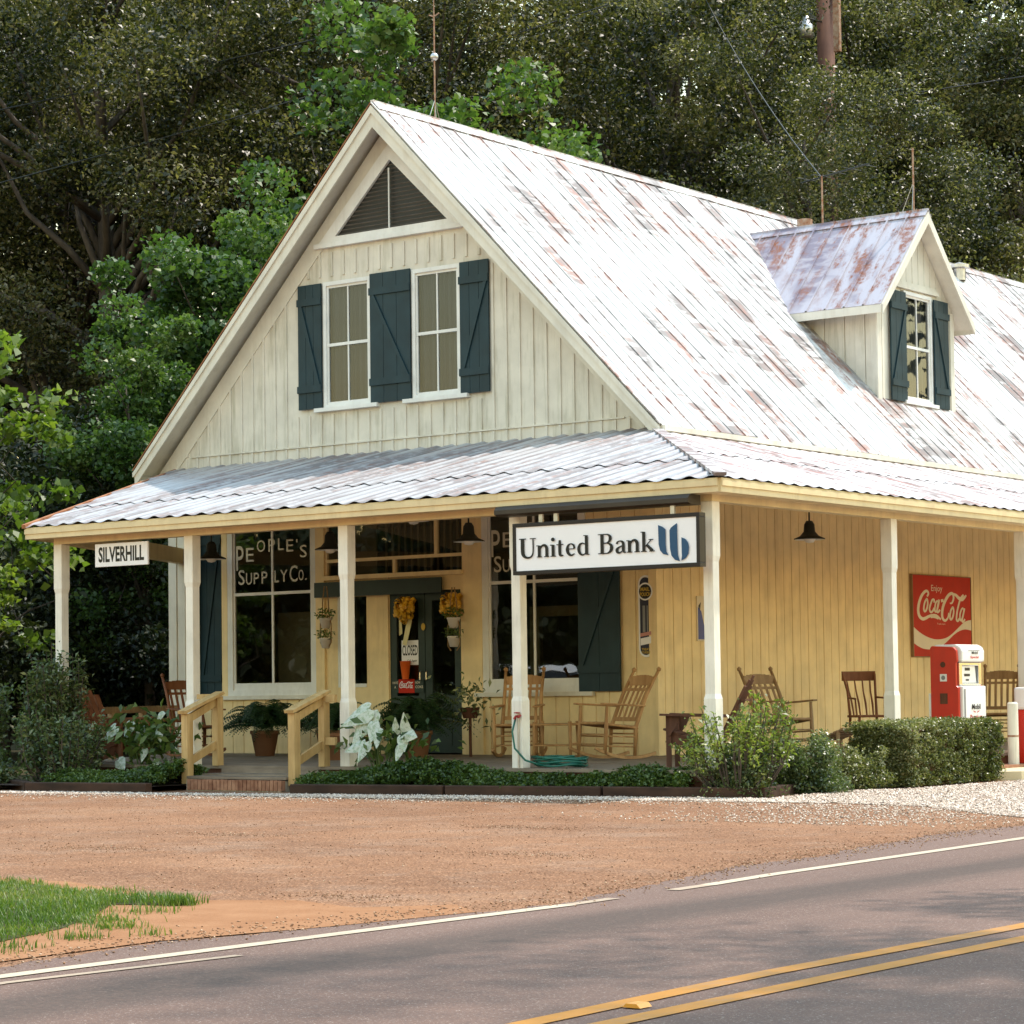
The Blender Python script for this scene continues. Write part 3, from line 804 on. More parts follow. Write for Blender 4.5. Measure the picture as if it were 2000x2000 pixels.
m = MB(); m.box(EX0+.04, EX1-.035, -.234, -.001, 2.872, 2.888); m.box(.001, EX1-.035, -.001, YB, 2.872, 2.888); mk('porch_soffit', m, 'trim_paint', S)
m = MB(); m.box(-9.96, 0, 0, .145, 2.80, 3.02); mk('porch_beam', m, 'trim_paint', S)
m = MB(); m.box(-.145, 0, .146, YB, 2.80, 3.02); mk('porch_beam', m, 'trim_paint', S)
m = MB(); m.beam((-9.89, .15, 2.91), (-12.2, PY-.03, 2.91), .13, .22); mk('porch_beam', m, 'trim_paint', S)
# posts
def post(x, y, w_=.145):
    m = MB(); c = (x-w_/2, y+w_/2)
    def ring(h, z): return [(c[0]-h, c[1]-h, z), (c[0]+h, c[1]-h, z), (c[0]+h, c[1]+h, z), (c[0]-h, c[1]+h, z)]
    vs = []; a, b_ = w_/2, w_/2-.012
    for h, z in ((a, 0), (a, .74), (b_, .79), (b_, 2.17), (a, 2.23), (a, 2.80)): vs += ring(h, z)
    fs = [(4*i+k, 4*i+(k+1) % 4, 4*i+4+(k+1) % 4, 4*i+4+k) for i in range(5) for k in range(4)] + [(3, 2, 1, 0), (20, 21, 22, 23)]
    m.add(vs, fs); return mk('porch_post', m, 'post_paint', S, bevel=.006)
for x in (0, -2.508, -5.006, -7.5, -9.818): post(x, 0)
for y in (3.888, 7.44, 11.0, 14.6, 18.2, 21.8): post(0, y)
# deck
m = MB()
def plank_area(m, poly_x0, poly_x1, y0, y1, along='x', pw=.13):
    pass
y = -.08
while y < PY-.02:      # boards along x
    y2 = min(y+.128, PY-.01); xl = -9.95-(y+.08)/4.67*2.45 if y > 0 else -9.95
    xl = max(xl, -12.4)
    m.box(xl+rnd.uniform(-.01, .01), .10, y, y2, -.035, rnd.uniform(-.002, .001)); y += .134
y = PY+.002
m.box(XR+.0, .10, PY+.001, YB, -.035, -.001)
mk('porch_deck', m, 'deck_wood', S)
m = MB(); m.box(-9.9, .07, -.045, 0.0, G-.05, -.036); m.box(.02, .069, .001, YB, G-.05, -.036); m.beam((-9.9, -.02, -.16), (-12.35, PY, -.16), .05, .25); mk('deck_skirt', m, 'dark_wood', S)
# steps
m = MB(); m.box(-6.98, -5.40, -.40, -.05, -.13, -.085); m.box(-6.96, -5.42, -.085, -.051, -.085, -.036)
m.box(-6.98, -5.40, -.66, -.401, -.135, -.105)
mk('step_board', m, 'deck_wood', S)
m = MB(); x = -6.90
while x < -5.44:
    m.box(x, x+.050, -.735+rnd.uniform(-.004, .004), -.66, G+.008, -.142+rnd.uniform(-.003, .003)); x += .060
mk('brick_course', m, 'brick', S)
m = MB(); m.box(-6.92, -5.42, -.722, -.3, G-.03, -.150); mk('step_mortar', m, 'mortar', S)
# hand rails
for xc in (-7.05, -5.35):
    m = MB(); m.box(xc-.05, xc+.05, -.62, -.52, -.20, .63); m.box(xc-.045, xc+.045, -.10, -.0, 0, .83)
    m.beam((xc, -.66, .645), (xc, 0.0, .875), .14, .035, up=(0, -.33, 1)); m.beam((xc, -.6, .55), (xc, -.05, .78), .045, .09)
    m.beam((xc, -.52, .07), (xc, -.05, .27), .04, .09)
    if xc < -7: 
        m.box(-7.355, xc-.046, -.095, -.01, .80, .86)
        m.beam((xc-.0, -.07, .60), (xc, -.02, .10), .03, .05)
    else: m.box(xc+.046, -5.152, -.09, -.045, .745, .835); m.box(xc+.046, -5.152, -.085, -.045, .25, .34)
    mk('step_railing', m, 'railing_wood', S)
# left end railing of the porch
m = MB(); m.beam((-9.9, .25, .66), (-12.2, 4.45, .66), .06, .09); m.beam((-9.9, .25, .50), (-12.2, 4.45, .50), .04, .05)
for t in (.05, .35, .65, .95): m.box(-9.9-2.3*t-.04, -9.9-2.3*t+.04, .25+4.2*t-.04, .25+4.2*t+.04, 0, .62)
mk('end_railing', m, 'worn_oak_wood', S)

# ---- storefront: show windows, shutters, entry
def showwin(x0, x1, covered=0):
    wo = window(x0, x1, .83, 3.42, fbox, cols=2, rail=2.30, frame=.10, gm='shop_glass', blind=False, sill=False, mull=.035, sash=.035, bottom=.10, name='show_window')
    m = MB(); fbox(m, x0-.12, x1+.12, .775, .829, -.01, .07); mk('sill', m, 'cream_trim', wo)
    return wo
w1 = showwin(-11.25, -9.53); w2 = showwin(-6.56, -4.86)
m = MB(); fbox(m, -11.36, -11.25, .83, 3.5, .0, .03); fbox(m, -9.53, -9.37, .0, 3.6, .0, .035); fbox(m, -6.87, -6.56, 0.0, 3.6, .0, .035)
fbox(m, -9.369, -6.871, 2.44, 2.50, -.02, .085)
mk('storefront_casing', m, 'wall_paint', S)
shutter(-11.80, -11.37, .84, 3.35, fbox, diag=1, nb=3, d0=.003, rails=(.1, .9))
m = MB(); fbox(m, -11.84, -11.80, .84, 3.35, .003, .16); mk('shutter_edge', m, 'shutter_paint', S)
shutter(-4.955, -4.30, .83, 2.75, fbox, diag=1, nb=2, d0=.036, rails=(.15, .9))
# transom: framed openings with slatted screens behind
tr = MB()
fbox(tr, -9.37, -6.87, 2.69, 2.735, -.05, .01); fbox(tr, -9.37, -6.87, 3.36, 3.42, -.05, .01)
fbox(tr, -7.39, -7.34, 2.735, 3.36, -.05, .008); fbox(tr, -8.13, -8.08, 2.50, 2.69, -.05, .008); fbox(tr, -9.37, -9.33, 2.5, 3.36, -.05, .009); fbox(tr, -6.91, -6.87, 2.5, 3.36, -.05, .009)
TR = mk('transom', tr, 'wall_paint', S)
m = MB(); m.add([(-9.37, PY+.03, 2.5), (-6.87, PY+.03, 2.5), (-6.87, PY+.03, 3.4), (-9.37, PY+.03, 3.4)], [(0, 1, 2, 3)]); mk('pane', m, 'shop_glass', TR)
m = MB(); x = -8.35
while x < -6.9: m.box(x, x+.035, PY+.10, PY+.12, 2.5, 3.38); x += .115
m.box(-9.0, -8.5, PY+.09, PY+.12, 2.5, 3.38)
mk('transom_slat', m, 'interior_tan', TR)
# sidelight, panel and double door below the transom
m = MB(); fbox(m, -9.37, -9.14, 0, 2.44, -.05, -.002); fbox(m, -8.62, -8.20, 0, 2.44, -.05, -.003); fbox(m, -9.14, -8.62, 0, .93, -.05, -.004); fbox(m, -9.14, -8.62, 2.2, 2.44, -.05, -.004); fbox(m, -8.30, -8.21, 0, 2.44, -.002, .02); fbox(m, -6.95, -6.871, 0, 2.44, -.05, -.0025); fbox(m, -8.2, -6.95, 2.24, 2.44, -.05, -.0035)
mk('entry_panel', m, 'wall_paint', S)
m = MB(); m.add([(-9.15, PY+.03, .92), (-8.61, PY+.03, .92), (-8.61, PY+.03, 2.21), (-9.15, PY+.03, 2.21)], [(0, 1, 2, 3)]); fbox(m, -9.14, -8.62, .93, .97, -.03, .0)
SLW = MB(); fbox(SLW, -9.14, -8.62, .93, .98, -.03, .01); fbox(SLW, -9.14, -9.10, .98, 2.2, -.03, .01)
so = mk('sidelight', SLW, 'white_paint', S)
m = MB(); m.add([(-9.15, PY+.03, .92), (-8.61, PY+.03, .92), (-8.61, PY+.03, 2.21), (-9.15, PY+.03, 2.21)], [(0, 1, 2, 3)]); mk('pane', m, 'shop_glass', so)
for a, b_ in ((-8.20, -7.585), (-7.575, -6.95)):
    m = MB(); st = .115
    fbox(m, a, a+st, .02, 2.23, -.045, -.01); fbox(m, b_-st, b_, .02, 2.23, -.045, -.01); fbox(m, a+st, b_-st, 2.10, 2.23, -.045, -.01); fbox(m, a+st, b_-st, .02, .80, -.045, -.012); fbox(m, a+st+.06, b_-st-.06, .12, .62, -.012, -.004)
    do = mk('door', m, 'door_paint', S)
    m = MB(); m.add([(a+st, PY+.03, .80), (b_-st, PY+.03, .80), (b_-st, PY+.03, 2.10), (a+st, PY+.03, 2.10)], [(0, 1, 2, 3)]); mk('pane', m, 'shop_glass', do)
    m = MB(); q = b_-.05 if a < -8 else a+.05
    m.tube([(q, PY-.01, 1.0), (q, PY-.05, 1.02), (q, PY-.05, 1.12), (q, PY-.01, 1.14)], .009, 6); mk('door_handle', m, 'chrome', do)
# the dark interior: floor, back partition, counters
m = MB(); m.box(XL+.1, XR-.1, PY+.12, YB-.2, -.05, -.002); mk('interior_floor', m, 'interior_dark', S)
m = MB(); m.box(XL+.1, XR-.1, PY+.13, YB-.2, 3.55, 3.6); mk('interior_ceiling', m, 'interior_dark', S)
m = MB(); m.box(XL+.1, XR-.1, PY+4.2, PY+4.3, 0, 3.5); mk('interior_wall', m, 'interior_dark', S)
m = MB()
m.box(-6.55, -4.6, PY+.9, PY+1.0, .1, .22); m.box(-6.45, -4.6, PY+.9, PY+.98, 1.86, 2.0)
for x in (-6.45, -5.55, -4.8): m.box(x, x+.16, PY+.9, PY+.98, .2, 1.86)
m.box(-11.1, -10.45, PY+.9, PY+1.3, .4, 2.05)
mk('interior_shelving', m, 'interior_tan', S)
# green board over the doors
m = MB(); fbox(m, -9.48, -7.19, 2.20, 2.41, .09, .12); gb = mk('header_board', m, 'door_paint', S)
# painted shop name on both show windows
def shopname(x0, wdw):
    m = MB(); fn = lambda u, v, d: (u, PY+.010-d, v)
    W = 1.50; x0 -= .02
    let = [('P', 0.0, .155, .02, .40), ('E', .205, .365, .15, .36), ('O', .43, .60, .29, .47), ('P', .665, .80, .285, .48), ('L', .86, .98, .30, .48), ('E', 1.03, 1.17, .27, .455), ("'", 1.225, 1.255, .40, .45), ('S', 1.30, 1.44, .17, .36)]
    for ch, a, b_, c_, d in let: put_text(m, ch, fn, x0+a*.955, x0+b_*.955, 2.63+c_*.95, 2.63+d*.95, 0, .004)
    for ch, a, b_, c_, d in (('S', .045, .175, -.20, .03), ('U', .20, .325, -.20, -.02), ('P', .36, .47, -.195, -.02), ('P', .52, .64, -.195, -.01), ('L', .785, .875, -.185, -.005), ('Y', .90, 1.05, -.185, .0), ('C', 1.09, 1.25, -.19, .06), ('O', 1.27, 1.37, -.175, -.01), ('.', 1.40, 1.43, -.17, -.145)):
        put_text(m, ch, fn, x0+a*.955, x0+b_*.955, 2.63+c_*.95, 2.63+d*.95, 0, .006)
    mk('shop_lettering', m, 'letter_ivory', wdw)
shopname(-11.08, w1); shopname(-6.40, w2)

# ================================================================== SIGNS
# hanging bank sign between the front posts
t = thing('hanging_bank_sign', 'long white bank sign in a black frame with blue emblem hanging from the porch beam', 'sign', (-1.17, -.25, 2.66))
m = MB(); x0, x1, z0, z1, yf, yb = -2.375, .035, 2.105, 2.665, -.31, -.19
fr_ = .042
m.box(x0, x1, yf, yb, z0, z0+fr_); m.box(x0, x1, yf, yb, z1-fr_, z1); m.box(x0, x0+fr_, yf, yb, z0+fr_, z1-fr_); m.box(x1-fr_, x1, yf, yb, z0+fr_, z1-fr_)
mk('frame', m, 'black_frame', t, bevel=.004)
m = MB(); m.box(x0+fr_, x1-fr_, yf+.012, yb-.01, z0+fr_, z1-fr_); mk('panel', m, 'sign_white', t)
SER = {
 'U': (.92, [[(.18, .97, .19), (.18, .40, .19), (.22, .16, .18), (.36, .03, .12), (.55, .02, .09), (.68, .12, .08), (.74, .35, .07), (.74, .97, .07)]], [(0, .38, .955, 1), (.58, .90, .955, 1)]),
 'n': (.72, [[(.15, .60, .16), (.15, .03, .16)], [(.20, .44, .06), (.30, .58, .10), (.44, .60, .13), (.53, .48, .16), (.54, .30, .16), (.54, .03, .16)]], [(.02, .30, 0, .045), (.40, .68, 0, .045), (.0, .16, .57, .615)]),
 'i': (.34, [[(.16, .60, .16), (.16, .03, .16)]], [(.02, .31, 0, .045), (.0, .16, .57, .615)]),
 't': (.44, [[(.17, .82, .10), (.17, .60, .15), (.17, .16, .15), (.22, .04, .11), (.36, .05, .05)]], [(.0, .37, .57, .615)]),
 'e': (.60, [[(.14, .345, .045), (.50, .345, .045)], [(.49, .36, .11), (.45, .53, .10), (.31, .60, .06), (.17, .52, .11), (.12, .32, .16), (.18, .12, .14), (.32, .02, .10), (.50, .10, .05)]], []),
 'd': (.70, [[(.47, .53, .05), (.32, .60, .07), (.17, .52, .12), (.12, .31, .16), (.18, .10, .13), (.32, .01, .08), (.47, .09, .05)], [(.52, .99, .16), (.52, .03, .16)]], [(.37, .52, .96, 1.0), (.52, .68, 0, .045)]),
 'B': (.84, [[(.20, .98, .17), (.20, .02, .17)], [(.2, .975, .05), (.46, .97, .06), (.60, .88, .13), (.62, .75, .16), (.56, .62, .11), (.42, .535, .05), (.2, .53, .04)], [(.2, .535, .05), (.48, .53, .06), (.66, .42, .14), (.68, .27, .17), (.62, .12, .13), (.46, .03, .06), (.2, .025, .05)]], [(.0, .3, .955, 1), (.0, .3, 0, .045)]),
 'a': (.60, [[(.11, .46, .12), (.16, .57, .07), (.30, .60, .07), (.42, .52, .13), (.44, .36, .15), (.44, .14, .15), (.50, .03, .08), (.58, .05, .04)], [(.42, .37, .05), (.24, .30, .08), (.12, .19, .14), (.14, .06, .13), (.26, .02, .08), (.42, .13, .05)]], []),
 'k': (.70, [[(.15, .99, .16), (.15, .03, .16)], [(.22, .26, .05), (.52, .58, .05)], [(.30, .34, .12), (.58, .03, .17)]], [(.0, .16, .96, 1), (.01, .30, 0, .045), (.42, .70, 0, .045), (.40, .64, .57, .615)]),
}
m = MB(); fn = lambda u, v, d: (u, -.3085-d, v)
cx_ = 0; H = .212; x = -2.285; zb0 = 2.285; kx = 1.19; lay = 0
for ch in 'United Bank':
    if ch == ' ': x += .42*H*kx; continue
    adv, st, sf = SER[ch]
    f2 = lambda u, v, d, x=x: fn(x+u*H*kx, zb0+v*H*1.0, d)
    for s_ in st:
        lay += 1; stroke(m, [(a, b_, c_) for a, b_, c_ in s_], f2, (lay % 5)*.0004, smooth=len(s_) > 2)
    for (a, b_, c_, d) in sf:
        lay += 1; m.add([f2(a, c_, (lay % 5)*.0004+.0022), f2(b_, c_, (lay % 5)*.0004+.0022), f2(b_, d, (lay % 5)*.0004+.0022), f2(a, d, (lay % 5)*.0004+.0022)], [(0, 1, 2, 3)])
    if ch == 'i':
        n_ = 12; m.add([f2(.16+.10*math.cos(2*math.pi*k/n_), .87+.10*math.sin(2*math.pi*k/n_), .003) for k in range(n_)], [tuple(range(n_))])
    x += adv*H*kx
mk('lettering', m, 'sign_black', t)
m = MB(); g_ = lambda px, py: ((px-600)/835-.045, 2.135+(1110-py)/1032)
for poly in ([(240, 675), (285, 695), (318, 725), (318, 890), (324, 965), (345, 1005), (290, 990), (258, 950), (243, 880)],
             [(358, 740), (372, 712), (400, 690), (437, 665), (439, 900), (443, 1010), (462, 1075), (410, 1058), (375, 1010), (361, 930)],
             [(480, 820), (520, 840), (548, 880), (558, 930), (550, 1000), (522, 1045), (475, 1072), (482, 1020)]):
    pts = smoothpts([g_(*p) for p in poly]+[g_(*poly[0])], 3)[:-1] if False else [g_(*p) for p in poly]
    m.add([fn(u, v, .0005) for u, v in pts][::-1], [tuple(range(len(pts)))])
mk('emblem', m, 'bank_blue', t)
m = MB()
for x in (-2.05, -1.85, -.35): m.box(x, x+.05, -.265, -.235, 2.665, 2.76)
mk('hanger', m, 'galvanized', t)
m = MB(); m.prism([(-.10, 2.86), (-.30, 2.86), (-.34, 2.82), (-.34, 2.775), (-.28, 2.755), (-.10, 2.755)], lambda u, v, d: (-2.60+d*2.52, u, v), 0, 1)
o = mk('sign_light_housing', m, 'bronze_metal', None); tag(o, 'long dark brown metal light box fixed under the eave above the bank sign', 'light fixture')

t = thing('town_name_sign', 'small white board with tall narrow black capitals under the left end of the porch', 'sign', (-8.7, -.03, 2.48))
m = MB(); m.box(-9.155, -8.225, -.045, -.015, 2.475, 2.765); mk('board', m, 'sign_white', t, bevel=.004)
m = MB(); put_text(m, 'SILVERHILL', lambda u, v, d: (u, -.047-d, v), -9.09, -8.285, 2.53, 2.725, 0, .03); mk('lettering', m, 'sign_black', t)

# cola sign on the side wall
def cola(fn, m, d=0.0):
    """script traced in a 1 x 1.2 box, px from the sign"""
    q = lambda pts, w_: [((x-205)/1045, 1-(y-240)/1500, w_(i/(len(pts)-1)) if callable(w_) else w_) for i, (x, y) in enumerate(pts)]
    T = .028
    big = lambda t: T*(.55+1.1*math.sin(math.pi*min(1, t*1.15)))
    S_ = []
    S_.append(q([(452, 632), (478, 575), (450, 530), (400, 560), (345, 650), (305, 780), (292, 900), (312, 1000), (365, 1050), (420, 1035), (480, 1000), (560, 975), (620, 985), (690, 1050)], lambda t: T*(.9+.6*math.sin(math.pi*t))))
    S_.append(q([(510, 1005), (560, 1000), (610, 1010), (650, 1030)], T*1.3))
    for cx, cy in ((425, 800), (835+55, 935)):
        S_.append(q([(cx+18, cy-118), (cx-15, cy-60), (cx-35, cy+50), (cx-22, cy+110), (cx+10, cy+80), (cx+35, cy-20), (cx+30, cy-110), (cx+5, cy-120)], T*.95))
    S_.append(q([(575, 740), (575, 690), (545, 690), (515, 760), (490, 860), (510, 920), (545, 900), (575, 840)], T*.95))
    S_.append(q([(640, 700), (605, 740), (585, 840), (590, 905), (620, 890), (650, 780), (665, 690)], T*.9)); S_.append(q([(668, 680), (640, 800), (625, 900), (645, 915), (680, 870)], T*.95))
    S_.append(q([(700, 705), (745, 690)], T*1.3))
    S_.append(q([(860, 740), (900, 730), (930, 640), (915, 560), (860, 570), (800, 650), (740, 790), (715, 930), (725, 1030), (770, 1070), (820, 1010), (835, 920)], lambda t: T*(.6+.9*math.sin(math.pi*t))))
    S_.append(q([(915, 560), (970, 580), (1020, 630), (1080, 660), (1130, 620), (1165, 575)], lambda t: T*(.8+.8*math.sin(math.pi*t))))
    S_.append(q([(1115, 570), (1060, 640), (1015, 780), (985, 920), (975, 1040), (1000, 1070), (1030, 1020)], T*1.0))
    S_.append(q([(1105, 820), (1070, 850), (1040, 950), (1045, 1050), (1075, 1030), (1105, 920), (1120, 830)], T*.9)); S_.append(q([(1130, 825), (1100, 960), (1080, 1060), (1100, 1080), (1135, 1030)], T*.95))
    for i, s_ in enumerate(S_): stroke(m, s_, fn, d+.0012+.0005*(i % 6))
t = thing('cola_wall_sign', 'large square red cola sign with white script and white wave on the side wall', 'sign', (XR, 12.4, 1.3))
m = MB(); sbox(m, 11.47, 13.38, 1.29, 2.515, .0, .045)
mk('panel', m, 'sign_red', t, bevel=.004)
m = MB(); sbox(m, 11.455, 11.469, 1.28, 2.525, .0, .052); sbox(m, 13.381, 13.395, 1.28, 2.525, .0, .052); sbox(m, 11.469, 13.381, 2.516, 2.526, .0, .05); sbox(m, 11.469, 13.381, 1.279, 1.289, .0, .05)
mk('rim', m, 'worn_oak_wood', t)
fS = lambda u, v, d: (XR+.0465+d, 11.47+u*1.91, 1.29+v*1.225)
m = MB(); cola(fS, m); mk('script_lettering', m, 'sign_cream', t)
m = MB(); put_text(m, 'Enjoy', fS, .31, .50, .785, .885, .002); put_text(m, 'Trade-mark', fS, .40, .54, .395, .415, .002); mk('small_lettering', m, 'sign_cream', t)
g2 = lambda x, y: ((x-205)/1050, 1-(y-240)/1500)
top = smoothpts([g2(*p) for p in ((205, 1200), (300, 1290), (420, 1370), (560, 1420), (690, 1420), (800, 1385), (900, 1310), (1010, 1200), (1110, 1100), (1180, 1060), (1255, 1045))], 4)
bot = smoothpts([g2(*p) for p in ((205, 1500), (280, 1555), (370, 1600), (480, 1612), (600, 1590), (720, 1530), (830, 1430), (930, 1330), (1030, 1260), (1140, 1225), (1255, 1245))], 4)
m = MB(); n = len(top); m.add([fS(min(max(p[0], 0), 1), p[1], .0006) for p in top]+[fS(min(max(p[0], 0), 1), p[1], .0006) for p in bot], [(i, n+i, n+i+1, i+1) for i in range(n-1)])
mk('wave', m, 'sign_cream', t)

# tall narrow thermometer sign
t = thing('thermometer_sign', 'tall narrow rounded enamel thermometer sign with a yellow disc beside the dark shutter', 'sign', (-3.92, PY, 1.26))
def capsule(x0, x1, z0, z1, n=10):
    r = (x1-x0)/2; c = (x0+x1)/2
    return [(c+r*math.cos(math.pi*k/n), z1-r+r*math.sin(math.pi*k/n)) for k in range(n+1)] + [(c-r*math.cos(math.pi*k/n), z0+r-r*math.sin(math.pi*k/n)) for k in range(n+1)]
fT = lambda u, v, d: (u, PY-.002-d, v)
m = MB(); m.prism(capsule(-4.03, -3.81, 1.26, 2.31)[::-1], fT, 0, .020); mk('plate', m, 'sign_white', t)
m = MB(); m.prism(capsule(-4.005, -3.835, 1.285, 2.285)[::-1], fT, .0205, .0225); mk('dark_field', m, 'sign_navy', t)
def disc(m, cx, cz, r, fn, d, n=20): m.add([fn(cx+r*math.cos(2*math.pi*k/n), cz+r*math.sin(2*math.pi*k/n), d) for k in range(n)], [tuple(range(n))])
m = MB(); disc(m, -3.92, 2.10, .115, fT, .0235); mk('white_ring', m, 'sign_white', t)
m = MB(); disc(m, -3.92, 2.10, .095, fT, .0245); mk('disc', m, 'sign_black', t)
m = MB(); put_text(m, 'MAIL', fT, -3.99, -3.85, 2.105, 2.155, .0255, .03); put_text(m, 'POUCH', fT, -4.0, -3.84, 2.04, 2.09, .0255, .03); put_text(m, 'TREAT', fT, -3.985, -3.86, 1.345, 1.375, .0255, .02); put_text(m, 'YOURSELF', fT, -3.99, -3.855, 1.305, 1.335, .0255, .02)
mk('lettering', m, 'sign_yellow', t)
m = MB(); fbox(m, -3.965, -3.925, 1.58, 1.92, .0235, .0255); fbox(m, -3.90, -3.885, 1.58, 1.92, .0235, .0255); mk('gauge', m, 'pump_grey', t)
m = MB(); m.add([fT(-4.005, 1.52, .024), fT(-3.835, 1.545, .024), fT(-3.835, 1.59, .024), fT(-4.005, 1.565, .024)], [(0, 1, 2, 3)]); mk('pink_band', m, 'sign_pink', t)
m = MB(); m.add([fT(-4.0, 1.41, .024), fT(-3.84, 1.435, .024), fT(-3.84, 1.525, .024), fT(-4.0, 1.50, .024)], [(0, 1, 2, 3)]); mk('pouch_picture', m, 'sign_white', t)
# blue and cream tin sign half hidden by the corner post
t = thing('blue_tin_sign', 'blue and cream tin advertising sign half hidden behind the corner porch post', 'sign', (XR, 5.85, 1.47))
fB = lambda u, v, d: (XR+d, u, v)
m = MB(); sbox(m, 5.53, 6.03, 1.47, 2.06, .0, .018); mk('panel', m, 'sign_cream', t, bevel=.004)
m = MB(); m.prism([(5.55, 1.49), (5.80, 1.49), (5.70, 1.66), (5.63, 1.86), (5.55, 1.92)], fB, .0185, .0192); mk('blue_field', m, 'sign_blue', t)
m = MB(); disc(m, 5.87, 1.80, .15, fB, .0195); m.prism([(5.68, 1.95), (6.0, 1.95), (6.0, 2.03), (5.70, 2.03)], fB, .0185, .0200); disc(m, 5.83, 1.55, .07, fB, .0197); mk('cream_shapes', m, 'sign_cream', t)
m = MB(); m.prism([(5.56, 1.93), (5.62, 1.98), (5.60, 1.87)], fB, .0192, .0206); m.prism([(5.72, 1.975), (5.95, 1.975), (5.95, 2.005), (5.72, 2.005)], fB, .0202, .0212); m.prism([(5.80, 1.74), (5.90, 1.86), (5.86, 1.87), (5.77, 1.77)], fB, .0202, .0212); mk('black_shapes', m, 'sign_black', t)

# things on the doors
t = thing('closed_sign', 'white card reading CLOSED hanging inside the left door pane', 'sign', (-7.77, PY, 1.23))
fD = lambda u, v, d: (u, PY-.0-d, v)
m = MB(); fbox(m, -8.0, -7.70, 1.225, 1.565, -.02, -.012); mk('card', m, 'sign_white', t)
m = MB(); put_text(m, 'CLOSED', fD, -7.985, -7.715, 1.355, 1.50, -.0105, .018); put_text(m, 'Call Again', fD, -7.90, -7.73, 1.26, 1.30, -.0105, .01); mk('lettering', m, 'sign_black', t)
def sticker(poly, name, mat, label, cat):
    m = MB(); m.prism(poly, fD, .0, .006); o = mk(name, m, mat); return tag(o, label, cat)
sticker([(-7.60+.035*math.cos(k*math.pi/8), 1.745+.05*math.sin(k*math.pi/8)) for k in range(16)][::-1], 'round_sticker', 'sign_yellow', 'small round yellow sticker on the left door above the closed sign', 'sticker')
t = thing('door_push_sign', 'small green and red cola push plate across the left shop door', 'sign', (-7.87, PY, .84))
m = MB(); fbox(m, -8.16, -7.60, .845, 1.02, .0, .008); mk('plate', m, 'door_paint', t)
m = MB(); fbox(m, -8.04, -7.76, .84, 1.03, .0085, .012); mk('red_panel', m, 'sign_red', t)
m = MB(); cola(lambda u, v, d: (-8.045+u*.285, PY-.0125-d, .80+v*.245), m); mk('script_lettering', m, 'sign_white', t)
m = MB()
for s_, a, b_, z in (('HAVE', -8.15, -8.055, .965), ('A', -8.12, -8.09, .905), ('NOW', -7.745, -7.66, .965), ('COKE', -7.745, -7.61, .905)): put_text(m, s_, fD, a, b_, z, z+.035, .0095, .01)
mk('lettering', m, 'sign_cream', t)
def bow(cx, z, label, tails):
    t = thing('ribbon_bow', label, 'bow', (cx, PY-.05, z))
    m = MB(); r_ = random.Random(7)
    for k in range(60):      # looped ribbon petals around the centre
        th = r_.uniform(0, 2*math.pi); ph = r_.uniform(-.2, 1.35); L = r_.uniform(.13, .215)
        d = Vector((math.cos(th)*math.cos(ph), -math.sin(ph)*.75-.05, math.sin(th)*math.cos(ph))).normalized()
        side = d.cross(Vector((r_.uniform(-1, 1), r_.uniform(-1, 1), r_.uniform(-1, 1)))).normalized()*.024; up = d.cross(side).normalized()*.03
        c = Vector((cx, PY-.07, z)); P = [c, c+d*L*.5+up*1.6, c+d*L*.95+up*1.1, c+d*L, c+d*L*.9-up*1.1, c+d*L*.4-up*1.2]
        vs = [];
        for q in P: vs += [q-side, q+side]
        m.add(vs, [(2*i, 2*i+2, 2*i+3, 2*i+1) for i in range(len(P)-1)])
    mk('loops', m, 'bow_ribbon', t)
    if tails:
        m = MB(); y = PY-.045
        m.add([(cx-.01, y, z-.10), (cx+.09, y-.01, z-.11), (cx-.03, y-.006, z-.50), (cx-.11, y, z-.48)], [(0, 3, 2, 1)])
        m.add([(cx-.17, y+.005, z-.08), (cx-.12, y, z-.09), (cx-.11, y+.005, z-.33), (cx-.17, y+.01, z-.36)], [(0, 3, 2, 1)])
        mk('ribbon_tail', m, 'pale_ribbon', t)
bow(-7.83, 1.99, 'big golden ribbon bow with long pale tails on the left door', True)
bow(-7.02, 2.02, 'golden ribbon bow without tails at the top of the right door', False)
m = MB(); m.lathe([(.045, 0), (.075, .24), (.08, .245), (.07, .25), (.04, .02), (0, .02)], (-7.87, PY-.07, 1.03), 14); o = mk('orange_vase', m, 'orange_plastic', smooth=True)
tag(o, 'orange tapered vase hanging on the left door below the ribbon tails', 'vase')

# ================================================================== LAMPS
def pendant(x, y, z, label, r=.20, drop=.5, first=None):
    t = thing('pendant_lamp', label, 'lamp', (x, y, z), 0, 'pendant lamps under the porch roof')
    m = MB(); m.lathe([(r, 0), (r*1.01, .012), (r*.62, .045), (r*.38, .10), (r*.34, .19), (r*.20, .235), (0, .24)]); m.lathe([(r*.99, .0), (r*.6, .035), (r*.34, .09), (0, .12)]); mk('shade', m, 'black_metal', t, world=False, smooth=True)
    m = MB(); m.lathe([(r*.985, -.001), (r*.58, .033), (r*.32, .085), (0, .10)]); mk('reflector', m, 'pump_white', t, world=False, smooth=True)
    m = MB(); m.lathe([(0, -.045), (.05, -.035), (.075, .0), (.06, .05), (.03, .08)]); mk('globe', m, 'lamp_globe', t, world=False, smooth=True)
    m = MB(); m.tube([(0, 0, .23), (0, 0, .23+drop)], .011, 8); m.lathe([(.05, .23+drop-.04), (.05, .23+drop)], (0, 0, 0), 12); mk('stem', m, 'black_metal', t, world=False)
    return t
def ceil_z(x, y): return (zfront(y) if x < XR or y < PY and (y+.265)/4.859 < (EX1-x)/4.035 else zside(x))-.07
